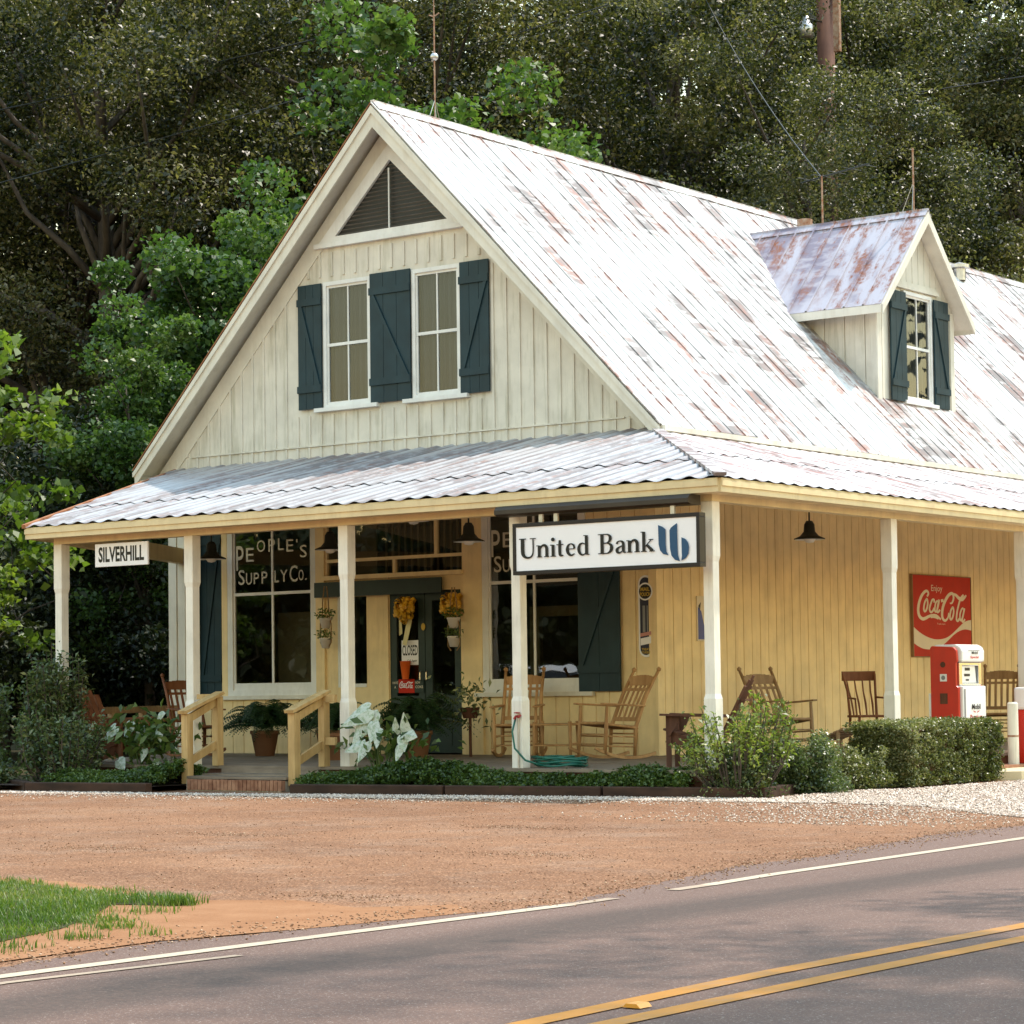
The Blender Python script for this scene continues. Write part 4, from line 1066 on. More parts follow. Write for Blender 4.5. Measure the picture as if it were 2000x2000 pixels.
for (x, y, z, lab) in ((-9.29, 2.2, 2.66, 'dark porch lamp hanging before the tall shutter left of the shop window'), (-7.19, 2.2, 2.69, 'dark porch lamp at the left edge of the entry, beside a front post'), (-5.80, 2.2, 2.99, 'porch lamp hanging over the entry with only its bulb below the beam'), (-4.93, 2.2, 2.69, 'dark porch lamp hanging at the right edge of the entry'), (-1.9, 5.28, 2.70, 'dark porch lamp hanging before the blank yellow side wall')):
    pendant(x, y, z, lab, .195, max(.05, ceil_z(x, y)-z-.23))
# hanging wall planters
def planter(x, y, z, label, pots, rope):
    t = thing('hanging_planter', label, 'planter', (x, y, z), 0, 'hanging planters by the entry')
    m = MB()
    for s in (-1, 1): m.tube([(s*.02, 0, rope), (s*.055, 0, rope*.7), (s*.06, 0, .35), (s*.10, 0, .22), (s*.10, 0, -.04), (s*.05, 0, -.1)], .008, 6)
    mk('rope', m, 'cane_seat', t, world=False)
    for k, zz in enumerate(pots):
        m = MB(); m.lathe([(0, zz), (.055, zz), (.085, zz+.12), (.092, zz+.125), (.092, zz+.145), (.075, zz+.145), (0, zz+.13)]); mk('pot', m, 'ceramic_white', t, world=False, smooth=True)
        leafball(t, (0, -.01, zz+.20), (.15, .13, .09), 130, .045, 'cover_leaf', 5+k)
    return t

# ================================================================== PLANTS
rng = np.random.default_rng(11)
def leaf_quads(C, size, rs, up_bias=.25, aspect=.5, flat=None):
    """C (N,3) centres -> (N*4,3) rhombic leaves with random attitudes"""
    n = len(C); nrm = rs.normal(size=(n, 3)); nrm[:, 2] = np.abs(nrm[:, 2])+up_bias
    nrm /= np.linalg.norm(nrm, axis=1)[:, None]
    a = rs.normal(size=(n, 3)); a -= nrm*(a*nrm).sum(1)[:, None]; a /= np.linalg.norm(a, axis=1)[:, None]
    b_ = np.cross(nrm, a); s = (size*rs.uniform(.6, 1.35, n))[:, None]
    bend = nrm*s*.18
    P = np.stack([C-a*s*.5-bend, C+b_*s*aspect*.5, C+a*s*.5-bend, C-b_*s*aspect*.5], 1)
    return P.reshape(-1, 3)
def leafball(parent, c, r, n, size, mat, seed, name='foliage'):
    rs = np.random.default_rng(seed); d = rs.normal(size=(n, 3)); d /= np.linalg.norm(d, axis=1)[:, None]
    C = np.array(c)+d*np.array(r)*rs.uniform(.45, 1.05, n)[:, None]
    return fastmesh(name, leaf_quads(C, size, rs), 4, mat, parent)
def clumps(centers, rad, per, size, rs, squash=.7, shell=.55, up=.25, aspect=.5):
    n = len(centers)*per
    d = rs.normal(size=(n, 3)); d /= np.linalg.norm(d, axis=1)[:, None]
    rr = np.repeat(rad, per)*(shell+(1-shell)*rs.random(n)**.6)*rs.uniform(.55, 1.1, n)
    d[:, 2] *= squash
    C = np.repeat(centers, per, 0)+d*rr[:, None]
    return leaf_quads(C, size, rs, up, aspect)
def tree_parts(seed, H, crown_z, radii, nclump, per, leaf, crad, mat, trunk_r, nlimb=26, holes=.0, low=.18, fork=.3, barkm='bark', squash=.7, aspect=.5):
    """returns (trunk MB, leaf vertex array), base at the origin"""
    rs = np.random.default_rng(seed); r_ = random.Random(seed)
    cen = []
    while len(cen) < nclump:
        d = rs.normal(size=3); d /= np.linalg.norm(d)
        f = rs.uniform(.12, 1.0)**.33
        # lumpy outline
        lump = .80+.22*math.sin(3*math.atan2(d[1], d[0])+seed)+.14*math.sin(7*d[2]+2*seed+4*d[0])
        p = np.array([d[0]*radii[0], d[1]*radii[1], d[2]*radii[2]])*f*lump
        p[2] += crown_z
        if p[2] < low*H: continue
        cen.append(p)
    cen = np.array(cen); rad = rs.uniform(.6, 1.25, len(cen))*crad
    V = clumps(cen, rad, per, leaf, rs, squash, aspect=aspect)
    m = MB(); lean = rs.normal(size=2)*.03*H
    tp = lambda t: Vector((lean[0]*t*t, lean[1]*t*t, H*.78*t))
    m.tube([tp(t) for t in (0, .08, .2, .4, .6, .8, 1)], [trunk_r*1.35, trunk_r, trunk_r*.9, trunk_r*.72, trunk_r*.5, trunk_r*.3, trunk_r*.1], 10)
    idx = rs.permutation(len(cen))[:nlimb]
    for i in idx:
        c = Vector(cen[i]); t0 = min(.92, max(fork, (c.z/H-.18)/.78)); a = tp(t0)
        mid = a.lerp(c, .5)+Vector((rs.normal()*.4, rs.normal()*.4, -.1*(c-a).length+.3))
        q = a.lerp(mid, .5)+Vector((0, 0, .15)); r0 = trunk_r*(.42-.25*t0)
        m.tube([a, q, mid, mid.lerp(c, .55), c], [r0, r0*.75, r0*.55, r0*.35, r0*.12], 6)
    return m, V
TREES = {}
def tree(kind, x, y, label, group=None, scale=1.0, rz=0.0, cat='tree', z=G, name=None):
    seed, args, mat = KIND[kind]
    if kind not in TREES:
        t = thing(name or 'tree', label, cat, (x, y, z), rz, group)
        m, V = tree_parts(seed, mat=mat, **args)
        mk('trunk', m, 'bark', t, world=False, smooth=True); fastmesh('crown', V, 4, mat, t)
        t.scale = (scale,)*3; TREES[kind] = t; return t
    c = copy_tree(TREES[kind], (x, y, z), rz, label, scale=scale)
    if group: c['group'] = group
    return c
KIND = {
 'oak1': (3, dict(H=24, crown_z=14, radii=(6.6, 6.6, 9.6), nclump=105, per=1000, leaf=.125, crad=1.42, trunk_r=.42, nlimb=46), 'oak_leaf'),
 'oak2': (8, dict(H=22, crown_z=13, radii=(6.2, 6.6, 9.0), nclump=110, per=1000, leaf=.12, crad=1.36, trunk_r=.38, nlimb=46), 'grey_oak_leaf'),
 'gum': (5, dict(H=13, crown_z=8.0, radii=(2.9, 2.9, 5.2), nclump=95, per=320, leaf=.15, crad=.74, trunk_r=.16, nlimb=22, squash=.8, aspect=.75), 'gum_leaf'),
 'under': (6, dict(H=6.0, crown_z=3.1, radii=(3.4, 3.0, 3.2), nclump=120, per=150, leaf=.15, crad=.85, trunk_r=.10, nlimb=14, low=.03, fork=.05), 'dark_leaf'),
 'sap': (12, dict(H=7.5, crown_z=4.4, radii=(1.7, 1.7, 3.3), nclump=46, per=46, leaf=.16, crad=.50, trunk_r=.06, nlimb=22, low=.1, fork=.1, aspect=.8, squash=.5), 'maple_leaf'),
}
# tall dark oaks behind the store
OG = 'tall oaks behind the store'
tree('oak1', -30.5, 21.0, 'tall dark oak at the far left, behind the sapling branches', OG, 1.06, .3)
for (k, x, y, s_, rz, lab) in (
    ('oak1', -25.5, 25.5, 1.05, 2.1, 'dark oak rising straight above the left eave of the store'),
    ('oak1', -21.5, 31.0, 1.08, 4.0, 'dark oak behind the gable peak and its lightning rod'),
    ('oak2', -17.5, 36.5, 1.10, 1.0, 'oak with light bark fork above the middle of the white roof'),
    ('oak2', -14.0, 39.0, 1.10, 3.3, 'grey-green oak standing behind the utility pole'),
    ('oak2', -13.6, 26.3, .80, 1.9, 'smaller grey-green oak growing against the far end of the roof'),
    ('oak2', -6.5, 46.0, 1.12, 5.1, 'grey-green oak at the far right, above the dormer'),
    ('oak1', -37.0, 25.5, 1.15, 5.0, 'oak at the back left, seen through gaps beside the first dark oak'),
    ('oak1', -31.0, 34.5, 1.2, .9, 'oak deep in the woods behind the light green tree'),
    ('oak1', -26.0, 42.0, 1.25, 3.6, 'oak deep in the woods behind the left half of the roof ridge'),
    ('oak2', -19.0, 48.0, 1.25, 2.2, 'oak deep in the woods behind the right half of the roof ridge'),
    ('oak2', -11.0, 54.0, 1.25, 4.4, 'oak deep in the woods behind the dormer')):
    tree(k, x, y, lab, OG, s_, rz)
tree('gum', -18.3, 17.3, 'light green gum tree rising behind the left roof slope', 'light green trees behind the store', 1.22, .5)
tree('gum', -17.3, 19.3, 'shorter light green tree just right of the lightning rod', 'light green trees behind the store', 1.15, 4.6)
tree('gum', -18.3, 11.9, 'lower light green tree beside the left roof slope', 'light green trees behind the store', .88, 3.6)
tree('gum', -17.2, 8.9, 'smallest light green tree, low beside the left eave', 'light green trees behind the store', .64, 1.2)
UG = 'dark understory trees left of the store'
first = True
for (x, y, s_, rz, lab) in ((-19.5, 7.6, 1.0, 0.2, 'dark bushy tree seen under the left end of the porch roof'), (-22.6, 11.4, 1.15, 1.8, 'dark understory tree deep behind the left end of the porch'),
                            (-17.6, 3.4, .85, 3.1, 'dark bushy tree at the left edge behind the tall shrub'), (-25.5, 7.5, 1.3, 4.4, 'dark understory tree at the left edge in the back row'), (-20.5, 14.8, 1.2, 5.2, 'dark understory tree below the light green gum tree'),
                            (-16.4, 9.6, .8, 2.6, 'dark understory bush close behind the left wall corner')):
    tree('under', x, y, lab, UG, s_, rz)
tree('sap', -15.2, 3.4, 'yellow-green maple sapling with long branches at the left edge', 'maple saplings at the left edge', 1.0, .4)
tree('sap', -16.4, 1.6, 'second maple sapling, cut by the left edge of the photo', 'maple saplings at the left edge', 1.18, 2.4)
tree('sap', -14.0, 2.0, 'low maple sapling beside the left end of the porch', 'maple saplings at the left edge', .62, 4.1)
# trees across the road: they shade the asphalt and mirror in the shop windows
tree('oak2', 16.6, -6.4, 'roadside oak whose shade falls over the right end of the asphalt', None, 1.0, .7)
# far woods: one mass
rs = np.random.default_rng(77)
n = 11000; sel = rs.random(n); ang = np.where(sel < .42, rs.uniform(R(88), R(158), n), rs.uniform(R(190), R(275), n)); rad = rs.uniform(72, 92, n)
C = np.stack([CAM.x+np.cos(ang)*rad, CAM.y+np.sin(ang)*rad, G+rs.random(n)*np.where(sel < .42, 25, 8)], 1)
def gap(C, az, zz, r):     # small windows in the far wood where the bright sky shows
    a = np.arctan2(C[:, 1]-CAM.y, C[:, 0]-CAM.x); return (((a-az)*80)**2 + (C[:, 2]-zz)**2) > r*r
for az, zz, r in ((R(129.2), 22.8, 1.5), (R(130.3), 22.0, 1.0), (R(123.8), 20.5, 1.5), (R(122.6), 19.6, 1.4), (R(134.8), 16.0, .9), (R(126.8), 21.0, .9), (R(116.6), 20.2, .9), (R(117.3), 17.4, .8)):
    C = C[gap(C, az, zz, r+1.2)]
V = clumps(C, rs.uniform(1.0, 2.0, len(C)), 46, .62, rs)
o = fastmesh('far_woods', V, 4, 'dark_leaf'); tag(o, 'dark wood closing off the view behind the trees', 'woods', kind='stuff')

def bush(name, label, cat, x, y, z, radii, ncl, per, leaf, crad, mat, seed, group=None, stems=6, stem_h=None, box=False, aspect=.5, top_only=False):
    t = thing(name, label, cat, (x, y, z), 0, group); rs = np.random.default_rng(seed)
    if box:
        C = rs.uniform(-1, 1, (ncl, 3)); C[:, 2] = np.abs(C[:, 2])
        k = rs.integers(0, 5, ncl)
        for i in range(ncl):
            if k[i] < 2: C[i, 0] = 1 if k[i] == 0 or rs.random() < .6 else -1
            elif k[i] < 4: C[i, 1] = -1 if k[i] == 2 or rs.random() < .6 else 1
            else: C[i, 2] = 1
        C *= np.array(radii)*[1, 1, 1]
    else:
        d = rs.normal(size=(ncl, 3)); d /= np.linalg.norm(d, axis=1)[:, None]; d[:, 2] = np.abs(d[:, 2])*1.0
        lump = .8+.25*np.sin(4*np.arctan2(d[:, 1], d[:, 0])+seed)+.1*np.sin(9*d[:, 2]+seed)
        C = d*np.array(radii)*(rs.uniform(.35, 1, ncl)**.5*lump)[:, None]
    V = clumps(C, rs.uniform(.7, 1.2, ncl)*crad, per, leaf, rs, .85, aspect=aspect)
    V[:, 2] = np.maximum(V[:, 2], .01)
    fastmesh('foliage', V, 4, mat, t)
    m = MB()
    for k in range(stems):
        c = C[rs.integers(0, ncl)]; m.tube([(c[0]*.15, c[1]*.15, -.05), (c[0]*.5, c[1]*.5, c[2]*.5), tuple(c)], [.018, .012, .005], 5)
    mk('stem', m, 'bark', t, world=False)
    return t
# tall loose shrub round the left post: upright leafy shoots
def shoots(name, label, cat, x, y, z, n, spread, h0, h1, leaf, mat, seed, per=46, clear=.15, lean=.3):
    t = thing(name, label, cat, (x, y, z)); rs = np.random.default_rng(seed); m = MB(); Cs = []
    for k in range(n):
        a = rs.uniform(0, 2*math.pi); r0 = rs.random()**.5*spread*.6; h = rs.uniform(h0, h1)*(1-.25*r0/spread)
        b_ = np.array([math.cos(a)*r0, math.sin(a)*r0, 0]); tip = b_+np.array([math.cos(a)*spread*lean*rs.uniform(.2, 1.6), math.sin(a)*spread*lean*rs.uniform(.2, 1.6), h])
        mid = (b_+tip)/2+rs.normal(size=3)*.05
        m.tube([tuple(b_*.6-np.array([0, 0, .05])), tuple(mid), tuple(tip)], [.012, .009, .004], 5)
        tt = clear+(1-clear)*rs.random(per)**.75; P = ((1-tt)**2)[:, None]*b_+(2*tt*(1-tt))[:, None]*mid+(tt**2)[:, None]*tip
        Cs.append(P+rs.normal(size=(per, 3))*leaf*.62)
    fastmesh('foliage', leaf_quads(np.concatenate(Cs), leaf, rs, .4, .42), 4, mat, t)
    mk('stem', m, 'bark', t, world=False); return t
shoots('tall_shrub', 'tall loose shrub with upright shoots growing round the leftmost porch post', 'shrub', -9.66, -.28, G, 48, .42, 1.2, 1.92, .080, 'shrub_leaf', 21, 95)
shoots('low_shrub', 'lower loose shrub spreading right of the leftmost porch post', 'shrub', -9.05, -.74, G, 36, .62, .65, 1.12, .075, 'shrub_leaf', 24, 70)
shoots('tall_shrub', 'dark green shrub at the left edge of the photo beside the timber bed', 'shrub', -11.1, -.9, G, 60, 1.0, .8, 1.5, .085, 'shrub_leaf', 22, 90)
bush('round_shrub', 'low dark shrub behind the left end of the timber bed', 'shrub', -10.4, -1.3, G, (1.0, .6, .75), 60, 110, .065, .22, 'shrub_leaf', 23)
# clipped hedge by the side porch
HT = bush('clipped_hedge', 'clipped boxy hedge in front of the petrol pump', 'hedge', .50, 3.72, G, (.38, 1.10, .68), 760, 110, .032, .085, 'hedge_leaf', 31, box=True, stems=8)
m = MB(); m.box(-.30, .30, -1.02, 1.02, 0, .62); o = mk('inner_twigs', m, 'dark_wood', HT, world=False)
bush('low_bush', 'low round bush between the corner shrubs and the clipped hedge', 'bush', .42, 2.15, G, (.42, .55, .48), 80, 120, .036, .14, 'hedge_leaf', 32)
bush('corner_bush', 'grey-green round bush on the right of the corner bed', 'bush', .45, 1.15, G, (.45, .50, .66), 90, 120, .040, .15, 'shrub_leaf', 33)
shoots('corner_shrub', 'leafy shrub with bright yellow-green tips at the foot of the corner post', 'shrub', .28, .02, G, 58, .66, .55, 1.16, .062, 'bright_leaf', 34, 44, .55, .34)
bush('corner_bush', 'dark lower bush spilling over the timber at the bed corner', 'bush', .22, .06, G, (.48, .48, .66), 90, 110, .042, .17, 'shrub_leaf', 35)
shoots('edge_plant', 'sprig of variegated leaves hanging over the timber corner', 'plant', .52, -.12, G, 12, .22, .15, .3, .06, 'hedge_leaf', 36, 30)
# low ground-cover hedges in the timber beds
def lowhedge(p, q, w_, h, n, label, seed, mat='cover_leaf'):
    p, q = np.array(p), np.array(q); rs = np.random.default_rng(seed); t = rs.random(n); d = (q-p); L = np.linalg.norm(d); nn = np.array([-d[1], d[0]])/L
    v = rs.uniform(-1, 1, n); zz = h*(1-.55*v**2)*(.75+.25*np.sin(t*L*2.3+seed))*rs.uniform(.5, 1, n)
    C = np.stack([p[0]+d[0]*t+nn[0]*v*w_/2, p[1]+d[1]*t+nn[1]*v*w_/2, zz], 1)
    o = fastmesh('low_hedge', clumps(C+np.array([0, 0, G+.02]), rs.uniform(.05, .10, n), 42, .042, rs, .8, .2, .6, .6), 4, mat)
    return tag(o, label, 'hedge', 'low hedges in the timber beds')
lowhedge((-8.75, -.85), (-7.05, -.62), .95, .34, 650, 'low leafy hedge left of the porch steps', 41)
lowhedge((-5.15, -.42), (-1.9, -.12), .85, .35, 1250, 'long low hedge right of the porch steps, under the caladiums', 42)
lowhedge((-1.85, -.10), (-.25, .02), .62, .28, 480, 'low hedge under the bank sign, running to the corner shrubs', 43)
m = MB(); m.add([(x, y, G+.06) for x, y in ((-9.95, -.05), (-9.9, -1.4), (-8.7, -1.48), (-7.0, -1.25), (-7.0, -.05))], [(0, 1, 2, 3, 4)]); m.add([(x, y, G+.06) for x, y in ((-5.38, -.05), (-5.0, -.95), (.52, -.16), (.14, 1.7), (-.3, 3.4), (.03, -.05))], [(0, 1, 2, 3, 4, 5)])
struct('bed_soil', m, 'mulch')
# timbers edging the beds
def timber(p, q, label, h=.115, mat='bed_timber'):
    m = MB(); m.beam((*p, G+h/2-.01), (*q, G+h/2-.01), .13, h, ); o = mk('bed_timber_beam', m, mat, bevel=.012); return tag(o, label, 'timber', 'timbers edging the planting beds')
timber((-8.77, -1.52), (-6.98, -1.28), 'dark timber edging the bed left of the steps')
timber((-8.82, -1.46), (-10.2, -.6), 'dark timber at the far left end of the left bed')
timber((-5.02, -.97), (-3.05, -.69), 'dark timber edging the bed just right of the steps')
timber((-3.02, -.685), (-1.15, -.42), 'dark timber in the middle of the right bed')
timber((-1.12, -.415), (.60, -.17), 'dark timber running to the bed corner under the bank sign')
timber((.60, -.16), (.22, 1.74), 'reddish timber turning back from the bed corner')
timber((.21, 1.76), (-.05, 2.6), 'timber end between the low bush and the hedge')

# ferns, caladiums
def fern(x, y, z, n, L, seed, label, pot=True):
    t = thing('potted_fern', label, 'fern', (x, y, z), 0, 'potted ferns on the porch'); rs = np.random.default_rng(seed); vs = []; m = MB()
    h0 = .38 if pot else .05
    for k in range(n):
        a = rs.uniform(0, 2*math.pi); l = L*rs.uniform(.6, 1.1); rise = rs.uniform(.25, .95); pts = []
        for i in range(13):
            u = i/12; r_ = l*(u**.9)*(.35+.75*(1-rise)+.25*u); zz = h0+l*rise*1.1*math.sin(u*2.2)*.62-l*.35*u*u
            pts.append(np.array([math.cos(a)*r_, math.sin(a)*r_, max(zz, .03)]))
        for i in range(12):
            d = pts[i+1]-pts[i]; d /= max(np.linalg.norm(d), 1e-6); s = np.cross(d, [0, 0, 1]); s /= max(np.linalg.norm(s), 1e-6)
            w_ = .085*math.sin(math.pi*min(1, (i+1.5)/13))*l/.7
            for sg in (-1, 1):
                for q in (0, .5):
                    b_ = pts[i]+(pts[i+1]-pts[i])*q; e = b_+s*sg*w_+d*.02-np.array([0, 0, w_*.3])
                    vs += [b_, b_+d*.022, e+d*.014, e]
    fastmesh('fronds', np.array(vs), 4, 'fern_leaf', t)
    if pot: m.lathe([(0, 0), (.13, 0), (.19, .30), (.205, .30), (.205, .35), (.17, .35), (0, .32)]); mk('pot', m, 'terracotta', t, world=False, smooth=True)
    return t
fern(-9.55, 3.5, 0, 130, .82, 1, 'big potted fern below the left shop window')
fern(-8.75, 3.95, 0, 60, .75, 2, 'taller potted fern at the right corner of the left shop window', True)
fern(-6.6, 3.2, 0, 120, .92, 3, 'big dark fern in front of the shop doors')
fern(-7.0, 2.1, 0, 60, .7, 4, 'dark fern behind the white caladium leaves')
def caladium(x, y, z, leaves, label, seed, green=26):
    t = thing('caladium', label, 'plant', (x, y, z), 0, 'caladiums by the porch'); m = MB(); st = MB(); rs = np.random.default_rng(seed)
    heart = [(0, -.08), (.16, -.22), (.34, -.12), (.42, .12), (.30, .45), (.12, .80), (0, 1.0), (-.12, .80), (-.30, .45), (-.42, .12), (-.34, -.12), (-.16, -.22)]
    for (lx, lz, ly, size, ang, tilt) in leaves:
        # leaf: anchored at its notch, pointing along ang in the x-z plane, tipped towards the viewer
        dv = Vector((math.cos(ang), -.25-.3*math.sin(tilt), math.sin(ang))).normalized(); nv = Vector((.45*math.sin(tilt), -1, .45)).normalized(); sv = dv.cross(nv).normalized(); nv = sv.cross(dv)
        size *= .88; o = Vector((lx, ly, lz)); vs = [o+nv*.02*size]
        for u, v in heart: vs.append(o+sv*u*size*.9+dv*v*size-nv*abs(u)*size*.22)
        m = MB(); m.add(vs, [(0, i+1, (i+1) % 12+1) for i in range(12)]); mk('leaf_blade', m, 'variegated_leaf', t, world=False); st.tube([(lx*.3, ly*.4, 0), (lx*.75, ly*.8+.02, lz*.75), (lx, ly+.012, lz)], [.010, .008, .006], 5)
    mk('stalk', st, 'cover_leaf', t, world=False)
    C = rs.normal(size=(green*6, 3))*[.32, .14, .15]+[0.05, .05, .34]; C[:, 2] = np.abs(C[:, 2])
    fastmesh('green_leaves', leaf_quads(C, .14, rs, .1, .45), 4, 'cover_leaf', t)
    return t
caladium(-4.38, -.14, G+.2, [(-.20, .72, -.05, .42, R(212), .2), (-.18, .68, -.02, .46, R(246), .3), (.40, .46, -.1, .29, R(80), .1), (.42, .45, -.12, .28, R(-8), .1), (.36, .42, -.1, .24, R(-60), .4), (-.08, .56, -.08, .26, R(-85), .3), (.0, .48, -.1, .24, R(-80), .2), (-.14, .34, -.15, .27, R(256), .3), (-.22, .33, -.15, .24, R(205), .2), (.34, .30, -.12, .2, R(-95), .2), (.18, .48, 0, .2, R(75), .2)], 'white caladium with huge heart-shaped leaves right of the second front post', 51)
caladium(-8.35, -.05, 0, [(-.42, .46, -.05, .26, R(230), .2), (-.2, .50, 0, .26, R(-100), .2), (-.02, .44, .0, .24, R(-60), .2), (.25, .60, .05, .22, R(10), .2), (.3, .42, 0, .2, R(-60), .1), (-.30, .05, -.1, .26, R(-30), .3), (.1, .18, -.05, .18, R(-90), .3), (.30, .05, -.05, .16, R(-80), .3)], 'pale-edged caladium clump left of the left stair railing', 52, 60)
for (x, lab, pots, y, rope, zz) in ((-9.16, 'two-tier hanging planter with ivy left of the entry', (-.12, .16), 4.35, .75, 1.60), (-6.80, 'white two-tier hanging planter with greenery over the right door', (-.05, .20), 4.25, .75, 1.50)):
    planter(x, y, zz, lab, pots, rope)
t = thing('trailing_plant', 'dark trailing plant on a stand between the door and the front-facing rocker', 'plant', (-6.15, 3.75, 0))
m = MB(); m.tube([(0, 0, 0), (0, 0, .55)], .02, 8); m.lathe([(0, .50), (.09, .50), (.13, .64), (.10, .64), (0, .62)]); mk('stand', m, 'dark_wood', t, world=False)
rs = np.random.default_rng(9); C = rs.normal(size=(150, 3))*[.15, .12, .16]+[0, 0, .72]; fastmesh('foliage', leaf_quads(C, .09, rs, 0, .4), 4, 'shrub_leaf', t)

# grass verge at the left and loose stones
def inpoly(P, poly):
    x, y = P[:, 0], P[:, 1]; c = np.zeros(len(P), bool); n = len(poly)
    for i in range(n):
        (x1, y1), (x2, y2) = poly[i], poly[(i+1) % n]
        k = ((y1 > y) != (y2 > y)) & (x < (x2-x1)*(y-y1)/(y2-y1+1e-12)+x1); c ^= k
    return c
def scatter(poly, n, rs):
    xs = [p[0] for p in poly]; ys = [p[1] for p in poly]; out = []
    P = np.stack([rs.uniform(min(xs), max(xs), n*3), rs.uniform(min(ys), max(ys), n*3)], 1); return P[inpoly(P, poly)][:n]
GP = [(.2, -11.5), (1.6, -11.75), (2.5, -11.70), (3.1, -11.9), (3.6, -12.08), (4.0, -12.05), (4.40, -12.22), (4.45, -12.38), (4.05, -12.50), (4.25, -12.75), (4.55, -13.15), (4.85, -13.6), (5.0, -14.0), (5.25, -14.6), (5.3, -15.6), (1.0, -15.6)]
rs = np.random.default_rng(61)
struct('grass_soil', sheet(GP, G+.006), 'forest_floor')
P = scatter(GP, 52000, rs); jit = rs.normal(size=P.shape)*.03; P = P+jit
extra = []
for (cx, cy, r0, k) in ((4.55, -12.75, .10, 120), (4.9, -13.9, .12, 150), (5.35, -14.4, .10, 120), (3.4, -11.95, .12, 200), (5.45, -13.6, .05, 40), (4.75, -13.25, .10, 260), (5.05, -13.45, .08, 160), (5.30, -13.9, .06, 90), (4.38, -12.33, .05, 420)):
    extra.append(rs.normal(size=(k, 2))*r0+[cx, cy])
P = np.concatenate([P]+extra); n = len(P)
hgt = .029*(1+.9*(.5+.5*np.sin(P[:, 0]*2.1+1)*np.sin(P[:, 1]*1.7)))*rs.uniform(.45, 1.35, n)
a = rs.uniform(0, 2*np.pi, n); ln = rs.uniform(.1, .9, n)*hgt; w_ = rs.uniform(.0018, .0038, n)
B0 = np.stack([P[:, 0], P[:, 1], np.full(n, G+.003)], 1); dr = np.stack([np.cos(a), np.sin(a), 0*a], 1); sd_ = np.stack([-np.sin(a), np.cos(a), 0*a], 1)
Mi = B0+dr*ln[:, None]*.35+np.array([0, 0, 1])*hgt[:, None]*.6; Ti = B0+dr*ln[:, None]+np.array([0, 0, 1])*hgt[:, None]
V = np.stack([B0-sd_*w_[:, None], B0+sd_*w_[:, None], Mi+sd_*w_[:, None]*.8, Mi-sd_*w_[:, None]*.8, Mi-sd_*w_[:, None]*.8, Mi+sd_*w_[:, None]*.8, Ti+sd_*w_[:, None]*.15, Ti-sd_*w_[:, None]*.15], 1).reshape(-1, 3)
o = fastmesh('grass_verge', V, 4, 'grass_blade'); tag(o, 'bright green grass verge beside the road on the left', 'grass', kind='stuff')
def stones(P, r0, r1, mat, name, label, seed, z=G):
    rs = np.random.default_rng(seed); n = len(P); r_ = rs.uniform(r0, r1, n)
    O = np.array([(1, 0, 0), (0, 1, 0), (-1, 0, 0), (0, -1, 0), (0, 0, 1), (0, 0, -1)], float)
    A = rs.uniform(0, 2*np.pi, n); ca, sa = np.cos(A), np.sin(A); sc = rs.uniform(.6, 1.3, (n, 3)); sc[:, 2] *= .6
    Q = O[None]*sc[:, None]*r_[:, None, None]; Q += rs.normal(size=Q.shape)*r_[:, None, None]*.18
    X = Q[..., 0]*ca[:, None]-Q[..., 1]*sa[:, None]; Y = Q[..., 0]*sa[:, None]+Q[..., 1]*ca[:, None]
    Q = np.stack([X+P[:, 0:1], Y+P[:, 1:2], Q[..., 2]+z+r_[:, None]*.35], -1)
    F_ = [(0, 1, 4), (1, 2, 4), (2, 3, 4), (3, 0, 4), (1, 0, 5), (2, 1, 5), (3, 2, 5), (0, 3, 5)]
    me = bpy.data.meshes.new(name); me.vertices.add(n*6); me.vertices.foreach_set('co', Q.reshape(-1).astype(np.float32))
    idx = (np.array(F_)[None]+np.arange(n)[:, None, None]*6).reshape(-1).astype(np.int32)
    me.loops.add(len(idx)); me.loops.foreach_set('vertex_index', idx); me.polygons.add(n*8); me.polygons.foreach_set('loop_start', np.arange(0, n*24, 3, dtype=np.int32)); me.update(calc_edges=True)
    me.materials.append(MAT[mat]); o = bpy.data.objects.new(name, me); COL.objects.link(o); return tag(o, label, 'gravel', kind='stuff')
rs = np.random.default_rng(71)
A1 = scatter([(.8, -.45), (.55, 1.6), (1.0, 2.4), (1.15, 5), (.3, 9), (4.9, 9), (4.95, 2), (4.85, -2.7), (4.15, -2.2), (3.0, -1.15), (2.0, -.9)], 48000, rs)
A2 = scatter([(-9.6, -2.0), (-8.7, -1.68), (-6.5, -1.48), (-5.0, -1.2), (.6, -.32), (.8, -.4), (1.9, -.95), (.2, -1.0), (-3.9, -1.65), (-5.6, -1.72), (-8.3, -2.1)], 17000, rs)
stones(np.concatenate([A1, A2]), .006, .016, 'gravel_stone', 'pale_gravel', 'pale crushed gravel beside the planting beds and porch', 1)
B1 = scatter([(-10, -1.8), (.5, -.9), (5.0, -3.0), (5.9, -10.5), (5.2, -12.2), (2.5, -11.3), (-3, -9)], 5000, rs)
B2 = np.concatenate([rs.normal(size=(260, 2))*[.35, .12]+c for c in ((4.9, -11.5), (.3, -9.0), (.1, -7.3), (3.6, -8.2), (1.6, -5.5))])
B3 = np.stack([5.75+rs.normal(size=2600)*.16-np.clip((rs.random(2600)-.5)*0, 0, 1), rs.uniform(-15, -3, 2600)], 1); B3[:, 0] += np.interp(B3[:, 1], [-15, -13.8, -11.2, -8.5, -3.6], [.0, -.15, .25, -.25, -.65])
stones(B3, .004, .009, 'lot_stone', 'edge_pebbles', 'loose grit along the ragged edge of the asphalt', 5, G+.002)
